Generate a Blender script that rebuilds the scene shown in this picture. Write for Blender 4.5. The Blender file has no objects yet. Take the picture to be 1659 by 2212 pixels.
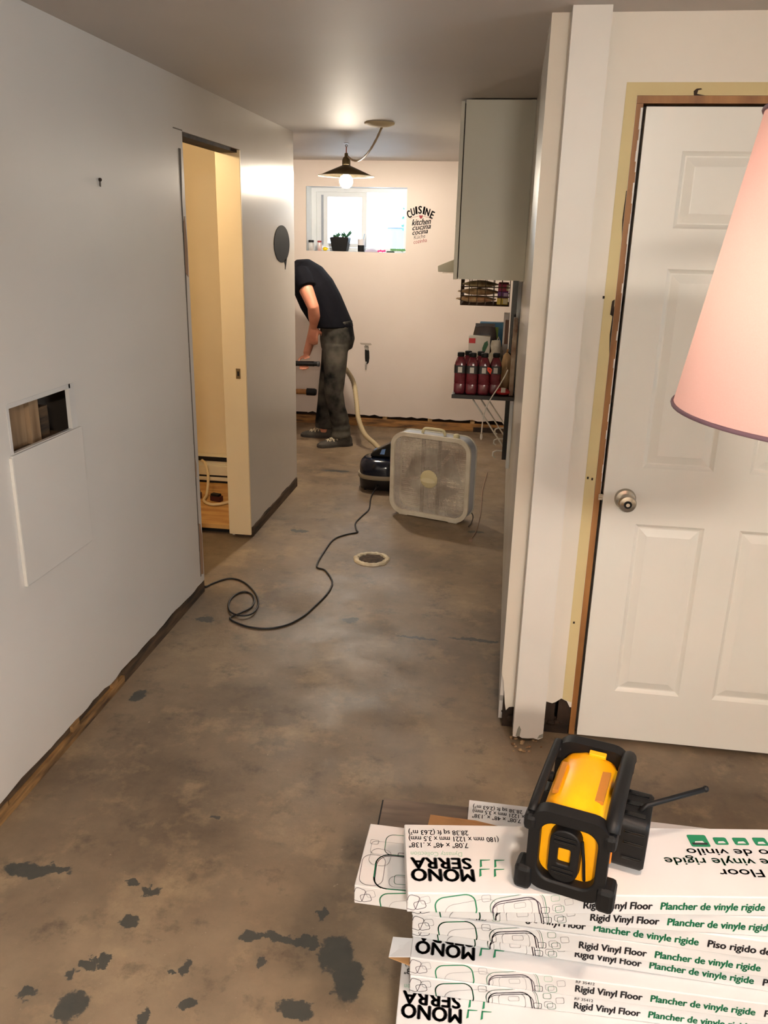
import bpy, bmesh, math, random
from mathutils import Vector, Matrix
random.seed(7)
SC = bpy.context.scene
COL = SC.collection
PI = math.pi
def lin(c):
    c = c / 255.0
    return c / 12.92 if c <= 0.04045 else ((c + 0.055) / 1.055) ** 2.4
def C(r, g, b): return (lin(r), lin(g), lin(b), 1.0)

# ------------------------------------------------------------------ camera
FPX = 1789.0
cam = bpy.data.cameras.new('camera')
cam.sensor_fit = 'HORIZONTAL'; cam.sensor_width = 36.0; cam.lens = 36.0 * FPX / 1659.0
cam.clip_start = 0.02; cam.clip_end = 200
camo = bpy.data.objects.new('camera', cam); COL.objects.link(camo)
RX = Vector((0.98904483, 0.14591313, 0.02235347))
RY = Vector((0.06730838, -0.31100293, -0.94802255))
RZ = Vector((-0.13137695, 0.93914138, -0.31741702))
M = Matrix((RX, -RY, -RZ)).transposed().to_4x4()
M.translation = Vector((0, 0, 1.694))
camo.matrix_world = M
SC.camera = camo

# ------------------------------------------------------------------ world, daylight, exposure
W = bpy.data.worlds.new('overcast_sky'); SC.world = W; W.use_nodes = True
wn = W.node_tree.nodes; wn['Background'].inputs[0].default_value = (0.84, 0.92, 1.0, 1); wn['Background'].inputs[1].default_value = 2.15
SC.view_settings.view_transform = 'Standard'; SC.view_settings.look = 'None'
SC.view_settings.gamma = 1.0; SC.view_settings.use_curve_mapping = False
SC.view_settings.exposure = 2.35
def portal(name, loc, rot, sx, sy):
    l = bpy.data.lights.new(name, 'AREA'); l.shape = 'RECTANGLE'; l.size = sx; l.size_y = sy
    o = bpy.data.objects.new(name, l); o.location = loc; o.rotation_euler = rot; COL.objects.link(o)
    l.cycles.is_portal = True
    return o
portal('daylight_portal_kitchen', (-1.348, 7.75, 1.81), (-PI/2, 0, 0), 0.92, 0.58)
portal('daylight_portal_room', (2.76, 0.0, 1.53), (0, PI/2, 0), 1.2, 2.5)

# ------------------------------------------------------------------ materials
MATS = {}
def newmat(name):
    m = bpy.data.materials.new(name); m.use_nodes = True
    return m, m.node_tree.nodes, m.node_tree.links, m.node_tree.nodes['Principled BSDF']
def mat(name, col, rough=0.5, metal=0.0, var=None, scale=6.0, detail=4.0, bump=0.0, bscale=60.0, spec=0.5, stretch=None, coat=0.0, alpha=None):
    """procedural principled material: base colour, optional second colour mixed by noise, optional fine bump"""
    if name in MATS: return MATS[name]
    m, n, l, b = newmat(name)
    b.inputs['Roughness'].default_value = rough; b.inputs['Metallic'].default_value = metal
    b.inputs['Specular IOR Level'].default_value = spec
    b.inputs['Coat Weight'].default_value = coat
    b.inputs['Base Color'].default_value = col
    tc = n.new('ShaderNodeTexCoord')
    src = tc.outputs['Object']
    if stretch:
        mp = n.new('ShaderNodeMapping'); mp.inputs['Scale'].default_value = stretch
        l.new(src, mp.inputs['Vector']); src = mp.outputs['Vector']
    nz = n.new('ShaderNodeTexNoise'); nz.inputs['Scale'].default_value = scale; nz.inputs['Detail'].default_value = detail
    l.new(src, nz.inputs['Vector'])
    v2 = var if var else tuple(list(c * 0.93 for c in col[:3]) + [1])
    mx = n.new('ShaderNodeMix'); mx.data_type = 'RGBA'
    rp = n.new('ShaderNodeValToRGB'); rp.color_ramp.elements[0].position = 0.35; rp.color_ramp.elements[1].position = 0.68
    l.new(nz.outputs['Fac'], rp.inputs['Fac']); l.new(rp.outputs['Color'], mx.inputs[0])
    mx.inputs[6].default_value = col; mx.inputs[7].default_value = v2
    l.new(mx.outputs[2], b.inputs['Base Color'])
    if bump:
        n2 = n.new('ShaderNodeTexNoise'); n2.inputs['Scale'].default_value = bscale; n2.inputs['Detail'].default_value = 3
        l.new(src, n2.inputs['Vector'])
        bp = n.new('ShaderNodeBump'); bp.inputs['Strength'].default_value = bump; bp.inputs['Distance'].default_value = 0.004
        l.new(n2.outputs['Fac'], bp.inputs['Height']); l.new(bp.outputs['Normal'], b.inputs['Normal'])
    MATS[name] = m
    return m
def emis(name, col, strength):
    m, n, l, b = newmat(name)
    b.inputs['Base Color'].default_value = col
    b.inputs['Emission Color'].default_value = col; b.inputs['Emission Strength'].default_value = strength
    return m
def pane_mat(name):
    m, n, l, b = newmat(name); n.remove(b)
    out = n['Material Output']; t = n.new('ShaderNodeBsdfTransparent'); g = n.new('ShaderNodeBsdfGlossy'); g.inputs['Roughness'].default_value = 0.02
    f = n.new('ShaderNodeFresnel'); f.inputs['IOR'].default_value = 1.45
    x = n.new('ShaderNodeMixShader'); l.new(f.outputs[0], x.inputs[0]); l.new(t.outputs[0], x.inputs[1]); l.new(g.outputs[0], x.inputs[2])
    t.inputs['Color'].default_value = (0.93, 0.97, 0.98, 1)
    l.new(x.outputs[0], out.inputs['Surface'])
    return m

WALL = mat('wall_paint', C(205, 200, 194), 0.23, var=C(199, 194, 188), scale=1.3, bump=0.03, bscale=220)
WALLK = mat('kitchen_wall_paint', C(219, 207, 199), 0.5, var=C(213, 200, 191), scale=1.3, bump=0.03, bscale=220)
WALLD = mat('door_wall_paint', C(221, 213, 201), 0.5, var=C(216, 207, 193), scale=1.3, bump=0.03, bscale=220)
WALLC = mat('closet_paint', C(228, 210, 176), 0.5, var=C(223, 204, 168), scale=1.3, bump=0.03, bscale=220)
CEIL = mat('ceiling_paint', C(190, 183, 177), 0.6, var=C(183, 175, 168), scale=1.0, bump=0.05, bscale=180)
RAWDRY = mat('unpainted_drywall_band', C(208, 190, 142), 0.7, var=C(200, 181, 134), scale=3)
DOORW = mat('door_white_paint', C(226, 223, 215), 0.32, var=C(222, 218, 209), scale=2)
POSTW = mat('board_white_paint', C(217, 212, 204), 0.45, var=C(211, 205, 196), scale=2)
WOOD = mat('raw_pine', C(186, 140, 84), 0.7, var=C(120, 82, 44), scale=3.2, stretch=(2, 1, 9), bump=0.2, bscale=40)
WOODL = mat('pale_pine', C(206, 172, 122), 0.7, var=C(160, 118, 72), scale=3.0, stretch=(9, 9, 1), bump=0.15, bscale=40)
WOODS = mat('stud_pine_grey', C(150, 122, 92), 0.75, var=C(112, 86, 60), scale=3.0, stretch=(9, 9, 1), bump=0.15, bscale=40)
JAMB = mat('jamb_stained_wood', C(164, 114, 62), 0.5, var=C(130, 84, 42), scale=2.5, stretch=(9, 9, 1.2), bump=0.1, bscale=60)
DARKWOOD = mat('rotten_wood', C(58, 40, 27), 0.85, var=C(26, 19, 14), scale=12, bump=0.6, bscale=30)
PLATEW = mat('dirty_plate_wood', C(158, 118, 70), 0.75, var=C(58, 42, 30), scale=5.0, stretch=(5, 1.2, 9), bump=0.3, bscale=40)
PLATEX = mat('dirty_plate_wood_long', C(168, 120, 66), 0.75, var=C(66, 44, 28), scale=4.0, stretch=(1.2, 5, 9), bump=0.3, bscale=40)
PLATED = mat('dark_plate_wood', C(92, 70, 48), 0.8, var=C(40, 30, 22), scale=5.0, stretch=(5, 1.2, 9), bump=0.3, bscale=40)
DARKV = mat('dark_cavity', C(20, 17, 15), 0.9)
PLYW = mat('subfloor_plywood', C(205, 160, 96), 0.6, var=C(170, 120, 64), scale=3, stretch=(2, 8, 1))
VINYLW = mat('window_vinyl', C(226, 231, 236), 0.35)
PANE = pane_mat('window_glass')
CARD = mat('white_coated_card', C(208, 207, 208), 0.42, var=C(202, 200, 200), scale=5)
CARDB = mat('brown_cardboard', C(176, 134, 88), 0.8, var=C(158, 116, 74), scale=9, bump=0.1, bscale=90)
INKB = mat('black_ink', C(36, 33, 38), 0.6)
INKG = mat('green_ink', C(20, 122, 82), 0.6)
INKGL = mat('pale_green_ink', C(150, 190, 165), 0.6)
INKGR = mat('grey_ink', C(150, 148, 152), 0.6)
INKP = mat('purple_black_ink', C(66, 52, 66), 0.6)
YEL = mat('yellow_plastic', C(246, 176, 8), 0.38, var=C(240, 166, 4), scale=6)
BLK = mat('black_rubber', C(11, 11, 13), 0.55, var=C(16, 16, 18), scale=9, bump=0.05, bscale=120, spec=.3)
BLKG = mat('black_gloss_plastic', C(8, 9, 12), 0.18)
ORG = mat('orange_plastic', C(222, 122, 30), 0.4)
STEEL = mat('satin_nickel', C(176, 168, 156), 0.22, metal=1.0)
CHROME = mat('bright_chrome', C(225, 220, 214), 0.1, metal=1.0)
FANB = mat('fan_beige_plastic', C(216, 210, 197), 0.5, var=C(202, 193, 177), scale=14)
FANS = mat('fan_grey_steel', C(168, 174, 186), 0.35)
DUST = mat('dusty_grille', C(232, 224, 212), 0.7, var=C(158, 140, 126), scale=6)
CREAM = mat('cream_plastic', C(214, 204, 164), 0.5)
CABW = mat('cabinet_laminate', C(196, 194, 180), 0.4, var=C(190, 187, 172), scale=2)
NAVY = mat('navy_tshirt_cotton', C(8, 8, 14), 0.9, spec=.12, var=C(11, 11, 18), scale=20, bump=0.15, bscale=25)
DENIM = mat('dirty_dark_denim', C(12, 13, 16), 0.9, spec=.12, var=C(98, 93, 84), scale=4.5, bump=0.3, bscale=18)
SKIN = mat('skin', C(206, 140, 112), 0.5, var=C(196, 126, 100), scale=14)
HAIR = mat('dark_hair', C(44, 34, 28), 0.7)
SHOEM = mat('grey_suede', C(74, 68, 60), 0.8, var=C(58, 53, 47), scale=20)
LACE = mat('pale_lace', C(190, 176, 150), 0.8)
HOSE = mat('beige_hose', C(178, 160, 126), 0.55)

def concrete():
    m, n, l, b = newmat('stained_concrete')
    tc = n.new('ShaderNodeTexCoord'); P = tc.outputs['Object']
    OFF = n.new('ShaderNodeMapping'); OFF.inputs['Location'].default_value = (4.3, 2.9, 0); l.new(P, OFF.inputs['Vector'])
    def noise(s, d=6, r=0.6):
        z = n.new('ShaderNodeTexNoise'); z.inputs['Scale'].default_value = s; z.inputs['Detail'].default_value = d; z.inputs['Roughness'].default_value = r
        l.new(OFF.outputs['Vector'], z.inputs['Vector']); return z.outputs['Fac']
    def ramp(f, a, c0, z, c1):
        r = n.new('ShaderNodeValToRGB'); r.color_ramp.elements[0].position = a; r.color_ramp.elements[0].color = c0
        r.color_ramp.elements[1].position = z; r.color_ramp.elements[1].color = c1; l.new(f, r.inputs['Fac']); return r.outputs['Color']
    def mix(f, a, bb, fac=None):
        x = n.new('ShaderNodeMix'); x.data_type = 'RGBA'
        if fac is None: l.new(f, x.inputs[0])
        else: x.inputs[0].default_value = fac
        for s, v in ((6, a), (7, bb)):
            if isinstance(v, tuple): x.inputs[s].default_value = v
            else: l.new(v, x.inputs[s])
        return x.outputs[2]
    base = ramp(noise(1.3, 9, 0.66), 0.34, C(92, 77, 62), 0.68, C(144, 124, 100))
    base = mix(ramp(noise(4.2, 8, 0.7), 0.52, (0, 0, 0, 1), 0.74, (0.85, 0.85, 0.85, 1)), base, C(164, 141, 110))
    base = mix(ramp(noise(7.5, 9, 0.75), 0.54, (0, 0, 0, 1), 0.70, (0.8, 0.8, 0.8, 1)), base, C(76, 64, 53))
    base = mix(ramp(noise(38, 5, 0.7), 0.66, (0, 0, 0, 1), 0.78, (0.7, 0.7, 0.7, 1)), base, C(196, 182, 160))
    base = mix(ramp(noise(24, 5, 0.7), 0.70, (0, 0, 0, 1), 0.76, (0.8, 0.8, 0.8, 1)), base, C(66, 58, 52))
    # dark glue residue left on the slab: blobs of their own shape, edges broken by noise
    blobs = [(-1.215,1.704,.075,.03),(-1.14,1.72,.05,.018),(-.911,1.711,.025,.015),(-.859,1.583,.026,.025),(-.848,1.689,.031,.019),(-.534,1.59,.028,.018),
             (-.469,1.596,.052,.016),(-.40,1.594,.045,.02),(-.372,1.697,.016,.026),(-.315,1.572,.045,.062),(-.271,1.499,.04,.06),(-.666,1.471,.018,.024),
             (-.623,1.375,.018,.022),(-.896,1.443,.026,.018),(-.864,1.458,.015,.02),(-.999,1.343,.028,.019),(-.886,1.325,.038,.043),(-.488,1.515,.015,.017),
             (-.694,1.446,.011,.008),(-.777,2.004,.019,.01),(-.373,1.404,.045,.028),(-.708,1.325,.014,.028),(-.924,1.407,.013,.017),
             (-1.28,3.30,.05,.03),(-1.30,2.62,.03,.05),(-1.15,4.55,.06,.03),(-.62,3.42,.04,.03),(-.30,3.3,.10,.012),(-.05,3.33,.12,.014),(-.25,5.15,.03,.03),(-.10,4.75,.05,.02),(-1.2,5.9,.12,.03)]
    wz = n.new('ShaderNodeTexNoise'); wz.inputs['Scale'].default_value = 30; wz.inputs['Detail'].default_value = 7; wz.inputs['Roughness'].default_value = .62; l.new(P, wz.inputs['Vector'])
    sb = n.new('ShaderNodeVectorMath'); sb.operation = 'SUBTRACT'; l.new(wz.outputs['Color'], sb.inputs[0]); sb.inputs[1].default_value = (0.5, 0.5, 0.5)
    sc = n.new('ShaderNodeVectorMath'); sc.operation = 'SCALE'; sc.inputs['Scale'].default_value = 0.075; l.new(sb.outputs[0], sc.inputs[0])
    ad = n.new('ShaderNodeVectorMath'); ad.operation = 'ADD'; l.new(P, ad.inputs[0]); l.new(sc.outputs[0], ad.inputs[1])
    cur = None
    for (x, y, a, c) in blobs:
        s1 = n.new('ShaderNodeVectorMath'); s1.operation = 'SUBTRACT'; l.new(ad.outputs[0], s1.inputs[0]); s1.inputs[1].default_value = (x, y, 0)
        s2 = n.new('ShaderNodeVectorMath'); s2.operation = 'MULTIPLY'; l.new(s1.outputs[0], s2.inputs[0]); s2.inputs[1].default_value = (1 / a, 1 / c, 0)
        s3 = n.new('ShaderNodeVectorMath'); s3.operation = 'LENGTH'; l.new(s2.outputs[0], s3.inputs[0])
        if cur is None: cur = s3.outputs['Value']
        else:
            mn = n.new('ShaderNodeMath'); mn.operation = 'MINIMUM'; l.new(cur, mn.inputs[0]); l.new(s3.outputs['Value'], mn.inputs[1]); cur = mn.outputs[0]
    msk = ramp(cur, 0.85, (0.9, 0.9, 0.9, 1), 1.05, (0, 0, 0, 1))
    base = mix(msk, base, C(54, 57, 55))
    l.new(base, b.inputs['Base Color'])
    rr = ramp(noise(3, 5), 0.3, (0.34, 0.34, 0.34, 1), 0.7, (0.62, 0.62, 0.62, 1)); l.new(rr, b.inputs['Roughness'])
    bp = n.new('ShaderNodeBump'); bp.inputs['Strength'].default_value = 0.25; bp.inputs['Distance'].default_value = 0.004
    l.new(noise(30, 8, 0.7), bp.inputs['Height']); l.new(bp.outputs['Normal'], b.inputs['Normal'])
    return m
CONC = concrete()

# ------------------------------------------------------------------ mesh helpers
def world_of(o):
    m = o.matrix_basis.copy(); p = o.parent
    while p: m = p.matrix_basis @ m; p = p.parent
    return m
class MB:
    def __init__(s): s.v = []; s.f = []
    def add(s, vs, fs):
        k = len(s.v); s.v += [tuple(v) for v in vs]; s.f += [tuple(i + k for i in f) for f in fs]; return s
    def box(s, a, b):
        x0, y0, z0 = a; x1, y1, z1 = b
        return s.add([(x0,y0,z0),(x1,y0,z0),(x1,y1,z0),(x0,y1,z0),(x0,y0,z1),(x1,y0,z1),(x1,y1,z1),(x0,y1,z1)],
                     [(0,3,2,1),(4,5,6,7),(0,1,5,4),(1,2,6,5),(2,3,7,6),(3,0,4,7)])
    def hexa(s, low, high):
        n = len(low); vs = list(low) + list(high)
        fs = [tuple(range(n))[::-1], tuple(range(n, 2 * n))] + [(i, (i + 1) % n, n + (i + 1) % n, n + i) for i in range(n)]
        return s.add(vs, fs)
    def prism(s, poly, axis, t0, t1):
        """polygon in the two other axes, extruded along axis from t0 to t1"""
        def mk(p, t):
            if axis == 'x': return (t, p[0], p[1])
            if axis == 'y': return (p[0], t, p[1])
            return (p[0], p[1], t)
        return s.hexa([mk(p, t0) for p in poly], [mk(p, t1) for p in poly])
    def ragwall(s, pts, ztop, axis, t0, t1):
        for (a, za), (b, zb) in zip(pts[:-1], pts[1:]): s.prism([(a, za), (b, zb), (b, ztop), (a, ztop)], axis, t0, t1)
        return s
    def loft(s, rings, cap=True):
        k = len(s.v); n = len(rings[0])
        for r in rings: s.v += [tuple(p) for p in r]
        for i in range(len(rings) - 1):
            for j in range(n):
                a = k + i * n + j; b = k + i * n + (j + 1) % n
                s.f.append((a, b, b + n, a + n))
        if cap:
            s.f.append(tuple(range(k + n - 1, k - 1, -1))); s.f.append(tuple(range(k + (len(rings) - 1) * n, k + len(rings) * n)))
        return s
    def tube(s, pts, r, n=10, cap=True, rf=None):
        pts = [Vector(p) for p in pts]; rings = []
        up = Vector((0, 0, 1)); prev = None
        for i, p in enumerate(pts):
            d = (pts[min(i + 1, len(pts) - 1)] - pts[max(i - 1, 0)]).normalized()
            if prev is None:
                u = d.cross(up)
                if u.length < 1e-3: u = d.cross(Vector((1, 0, 0)))
            else: u = prev - d * prev.dot(d)
            u.normalize(); w = d.cross(u); prev = u
            ri = (rf(i, len(pts)) if rf else r) if not isinstance(r, (list, tuple)) else r[i]
            rings.append([p + (u * math.cos(2 * PI * j / n) + w * math.sin(2 * PI * j / n)) * ri for j in range(n)])
        return s.loft(rings, cap)
    def ellipses(s, items, n=20, cap=True):
        """items: (centre, axis_u vector, axis_w vector) rings"""
        rings = []
        for c, u, w in items:
            c, u, w = Vector(c), Vector(u), Vector(w)
            rings.append([c + u * math.cos(2 * PI * j / n) + w * math.sin(2 * PI * j / n) for j in range(n)])
        return s.loft(rings, cap)
    def lathe(s, prof, c, axis='z', n=28, cap=True, sx=1.0, sy=1.0):
        rings = []
        for r, t in prof:
            ring = []
            for j in range(n):
                a = 2 * PI * j / n; x = r * math.cos(a) * sx; y = r * math.sin(a) * sy
                if axis == 'z': ring.append((c[0] + x, c[1] + y, c[2] + t))
                elif axis == 'y': ring.append((c[0] + x, c[1] + t, c[2] + y))
                else: ring.append((c[0] + t, c[1] + x, c[2] + y))
            rings.append(ring)
        return s.loft(rings, cap)
    def sphere(s, c, r, n=16, m=10):
        prof = [(max(1e-4, math.sin(PI * i / m)), -math.cos(PI * i / m)) for i in range(m + 1)]
        rr = r if isinstance(r, (tuple, list)) else (r, r, r)
        rings = [[(c[0] + rr[0] * a * math.cos(2 * PI * j / n), c[1] + rr[1] * a * math.sin(2 * PI * j / n), c[2] + rr[2] * t) for j in range(n)] for a, t in prof]
        return s.loft(rings)
    def ribbon(s, pts, w, off):
        """flat printed line through 3D pts lying in a plane; off = unit normal"""
        off = Vector(off); P = [Vector(p) for p in pts]
        for a, b in zip(P[:-1], P[1:]):
            d = b - a
            if d.length < 1e-6: continue
            d.normalize(); e = d.cross(off) * (w / 2); q = d * (w * 0.25)
            s.add([a - q - e, b + q - e, b + q + e, a - q + e], [(0, 1, 2, 3)])
        return s
    def build(s, name, m, parent=None, local=False, smooth=None, bevel=0, kind=None, label=None, remesh=None):
        me = bpy.data.meshes.new(name)
        vs = s.v
        if parent is not None and not local:
            inv = world_of(parent).inverted(); vs = [tuple(inv @ Vector(v)) for v in vs]
        me.from_pydata(vs, [], s.f); me.update()
        bm = bmesh.new(); bm.from_mesh(me); bmesh.ops.recalc_face_normals(bm, faces=bm.faces); bm.to_mesh(me); bm.free()
        o = bpy.data.objects.new(name, me); COL.objects.link(o)
        if parent is not None: o.parent = parent
        me.materials.append(m)
        if smooth:
            for p in me.polygons: p.use_smooth = True
            if smooth is not True: me.set_sharp_from_angle(angle=math.radians(smooth))
        if bevel:
            md = o.modifiers.new('bevel', 'BEVEL'); md.width = bevel; md.segments = 2; md.limit_method = 'ANGLE'
        if remesh:
            md = o.modifiers.new('remesh', 'REMESH'); md.mode = 'VOXEL'; md.voxel_size = remesh; md.use_smooth_shade = True
            md = o.modifiers.new('smooth', 'SMOOTH'); md.factor = 0.5; md.iterations = 5
        if kind: o['kind'] = kind
        if label: o['label'] = label
        return o
def tag(o, label, cat, group=None):
    o['label'] = label; o['category'] = cat
    if group: o['group'] = group
    return o
def thing(name, label, cat, loc=(0, 0, 0), rz=0.0, group=None):
    o = bpy.data.objects.new(name, None); COL.objects.link(o); o.location = loc; o.rotation_euler = (0, 0, rz); o.empty_display_size = 0.05
    bpy.context.view_layer.update()
    return tag(o, label, cat, group)
def struct(name, mb, m, **k): return mb.build(name, m, kind='structure', **k)
def spline(pts, n=8):
    """Catmull-Rom through the points"""
    P = [Vector(p) for p in pts]; P = [P[0] * 2 - P[1]] + P + [P[-1] * 2 - P[-2]]; out = []
    for i in range(1, len(P) - 2):
        for k in range(n):
            t = k / n
            out.append(0.5 * ((2 * P[i]) + (P[i+1] - P[i-1]) * t + (2 * P[i-1] - 5 * P[i] + 4 * P[i+1] - P[i+2]) * t * t + (3 * P[i] - P[i-1] - 3 * P[i+1] + P[i+2]) * t ** 3))
    out.append(P[-2]); return out
def sup(prof, sx, sy, e=2.6, n=36):
    rings = []
    for r_, z in prof:
        ring = []
        for j in range(n):
            a = 2 * PI * j / n; c, s = math.cos(a), math.sin(a)
            ring.append((r_ * sx * math.copysign(abs(c) ** (2 / e), c), r_ * sy * math.copysign(abs(s) ** (2 / e), s), z))
        rings.append(ring)
    return MB().loft(rings)
def rrect(w, h, r, n=6):
    pts = []
    for cx, cy, a0 in ((w/2 - r, h/2 - r, 0), (-w/2 + r, h/2 - r, 90), (-w/2 + r, -h/2 + r, 180), (w/2 - r, -h/2 + r, 270)):
        for i in range(n + 1):
            a = math.radians(a0 + 90 * i / n); pts.append((cx + r * math.cos(a), cy + r * math.sin(a)))
    return pts
_TXT = {}
def text_mesh(body, size, bold=0.0, shear=0.0, align='LEFT', space=1.0, width=None):
    key = (body, size, bold, shear, align, space, width)
    if key in _TXT: return _TXT[key]
    cu = bpy.data.curves.new('lettering', 'FONT'); cu.body = body; cu.size = size; cu.shear = shear; cu.align_x = align; cu.space_character = space
    cu.resolution_u = 3; cu.fill_mode = 'FRONT'
    o = bpy.data.objects.new('lettering', cu); COL.objects.link(o)
    bpy.context.view_layer.update()
    me = bpy.data.meshes.new_from_object(o.evaluated_get(bpy.context.evaluated_depsgraph_get()))
    bpy.data.objects.remove(o); bpy.data.curves.remove(cu)
    if width:
        xs = [v.co.x for v in me.vertices]; k = width / (max(xs) - min(xs))
        for v in me.vertices: v.co.x *= k
    if bold:   # heavier strokes: the same letters laid over themselves with tiny shifts
        bm = bmesh.new(); bm.from_mesh(me); src = bm.verts[:] + bm.edges[:] + bm.faces[:]; d = bold * size
        for sx_, sy_ in ((d, 0), (-d, 0), (0, d * .7), (0, -d * .7)):
            g = bmesh.ops.duplicate(bm, geom=src)['geom']
            bmesh.ops.translate(bm, verts=[e for e in g if isinstance(e, bmesh.types.BMVert)], vec=(sx_, sy_, 0))
        bm.to_mesh(me); bm.free()
    _TXT[key] = me
    return me
def put_text(me, name, m, parent, loc, rot):
    """rot: 3x3 columns = text right, text up, normal, in the parent's frame"""
    mesh = me.copy(); mesh.materials.clear(); mesh.materials.append(m)
    o = bpy.data.objects.new(name, mesh); COL.objects.link(o); o.parent = parent
    X, Y = Vector(rot[0]), Vector(rot[1]); Z = X.cross(Y)
    mm = Matrix((X, Y, Z)).transposed().to_4x4(); mm.translation = Vector(loc); o.matrix_basis = mm
    return o

# ------------------------------------------------------------------ room shell
XL, XR, YB, ZC, YD = -1.388, 0.066, 7.459, 2.285, 2.64
struct('floor', MB().box((-3.6, -2.8, -0.12), (2.8, 7.6, 0.0)), CONC)
struct('ceiling', MB().box((-3.6, -2.8, ZC), (2.8, 7.8, ZC + 0.12)), CEIL)
# near left wall: drywall skin with the cut-out, studs and back skin behind it
def ragged_bottom(y0, y1, z, amp, n, seed):
    r = random.Random(seed); return [(y0 + (y1 - y0) * i / n, z + r.uniform(-amp, amp)) for i in range(n + 1)]
HY0, HY1, HZ0, HZ1 = 2.15, 2.49, 1.068, 1.2
mb = MB(); S0, S1 = XL - 0.013, XL
mb.ragwall(ragged_bottom(-2.8, HY0, 0.075, 0.006, 60, 1), ZC, 'x', S0, S1)
mb.ragwall(ragged_bottom(HY1, 3.598, 0.066, 0.006, 24, 2), ZC, 'x', S0, S1)
mb.ragwall(ragged_bottom(HY0, HY1, 0.072, 0.004, 8, 3), HZ0, 'x', S0, S1)
mb.box((S0, HY0, HZ1), (S1, HY1, ZC))
wl = struct('wall_left', mb, WALL)
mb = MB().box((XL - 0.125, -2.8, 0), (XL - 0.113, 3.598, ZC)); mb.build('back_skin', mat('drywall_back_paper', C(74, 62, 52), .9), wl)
mb = MB().box((XL - 0.112, 3.59, 0.0), (XL - 0.0135, 3.612, 2.083)); mb.build('end_stud', WALL, wl)
for y in (-0.4, 0.6, 1.5): MB().box((XL - 0.112, y, 0.04), (XL - 0.0135, y + 0.04, ZC)).build('stud', WOODL, wl)
for y0, y1, x0, x1, m in ((2.14, 2.225, -.11, -.08, PLATED), (2.228, 2.315, -.085, -.055, WOODS), (2.318, 2.37, -.075, -.04, WOODS)):
    MB().box((XL + x0, y0, 0.045), (XL + x1, y1, ZC)).build('stud', m, wl)
MB().box((XL - .1, 2.405, .9), (XL - .06, 2.455, 1.15)).build('blocking', PLATED, wl)
MB().box((XL - 0.112, 2.14, 1.02), (XL - 0.0135, 2.5, 1.055)).build('blocking', PLATED, wl)
# raw paper edge round the cut-out
RAWP = mat('torn_paper_edge', C(196, 192, 188), 0.8)
mb = MB(); rr = random.Random(5)
for a, b in ((((HY0 - .012, HZ0), (HY0, HZ1 + .012))), ((HY0, HZ1), (HY1 + .01, HZ1 + .014)), ((HY1, HZ0), (HY1 + .035, HZ1 + .014))):
    mb.box((XL, a[0], a[1]), (XL + .0012, b[0], b[1]))
mb.build('cut_edge', RAWP, wl)
# crack and torn paper along the end beside the opening
mb = MB(); r = random.Random(9); pts = []
for i in range(30):
    z = 0.10 + i * 0.066; wdt = 0.004 if z < 1.35 else 0.004 + 0.012 * abs(math.sin(z * 7)) * (z - 1.2)
    pts.append((z, wdt))
for (z0, w0), (z1, w1) in zip(pts[:-1], pts[1:]):
    mb.hexa([(XL, 3.548 + r.uniform(-.002, .002), z0), (XL, 3.552 + w0 * 1.6, z0), (XL, 3.552 + w1 * 1.6, z1), (XL, 3.549, z1)],
            [(XL + .0009, 3.548, z0), (XL + .0009, 3.552 + w0 * 1.6, z0), (XL + .0009, 3.552 + w1 * 1.6, z1), (XL + .0009, 3.549, z1)])
mb.build('crack', mat('crack_shadow_gap', C(98, 90, 82), 0.9), wl)
mb = MB()
mb.prism([(3.553, .11), (3.585, .10), (3.59, .3), (3.578, .36), (3.56, .37)], 'x', XL, XL + .0015)
mb.prism([(3.556, 1.52), (3.585, 1.5), (3.592, 1.62), (3.58, 1.75), (3.56, 1.72)], 'x', XL, XL + .0015)
mb.prism([(3.55, .60), (3.562, .60), (3.566, .66), (3.553, .70)], 'x', XL, XL + .0015)
mb.build('torn_paper', mat('brown_drywall_paper', C(150, 118, 92), 0.8), wl)
MB().prism([(3.5, 2.0836), (3.60, 2.0836), (3.60, 2.088), (3.5, 2.088)], 'x', XL, XL + .001).build('crack', MATS['crack_shadow_gap'], wl)
# header over the opening and stub wall beyond it
YS0, YS1 = 4.378, 5.46
hd = struct('wall_header', MB().box((XL - 0.125, 3.598, 2.083), (XL, YS0, ZC)), WALL)
MB().box((XL - 0.11, 3.615, 2.068), (XL - 0.012, YS0 - .003, 2.0825)).build('head_track', DARKWOOD, hd)
mb = MB(); mb.ragwall(ragged_bottom(YS0, YS1, 0.066, 0.005, 24, 4), ZC, 'x', S0, S1)
mb.box((XL - .125, YS0 + .03, 0.0), (XL - .112, YS1, ZC)); mb.box((S0 - .10, YS1 - .012, .05), (S0, YS1, ZC))
ws = struct('wall_stub', mb, WALL)
jb = MB().box((XL - .128, YS0 - .016, 0.022), (XL + .002, YS0 - .0005, 2.082)).build('jamb_board', WALLC, ws, bevel=.002)
st = MB().box((XL - .055, YS0 - .0185, .93), (XL - .03, YS0 - .0162, 0.985)).build('strike_plate', STEEL, ws)
MB().box((XL - .048, YS0 - .0192, .945), (XL - .037, YS0 - .0186, 0.97)).build('strike_hole', DARKV, st)
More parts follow.
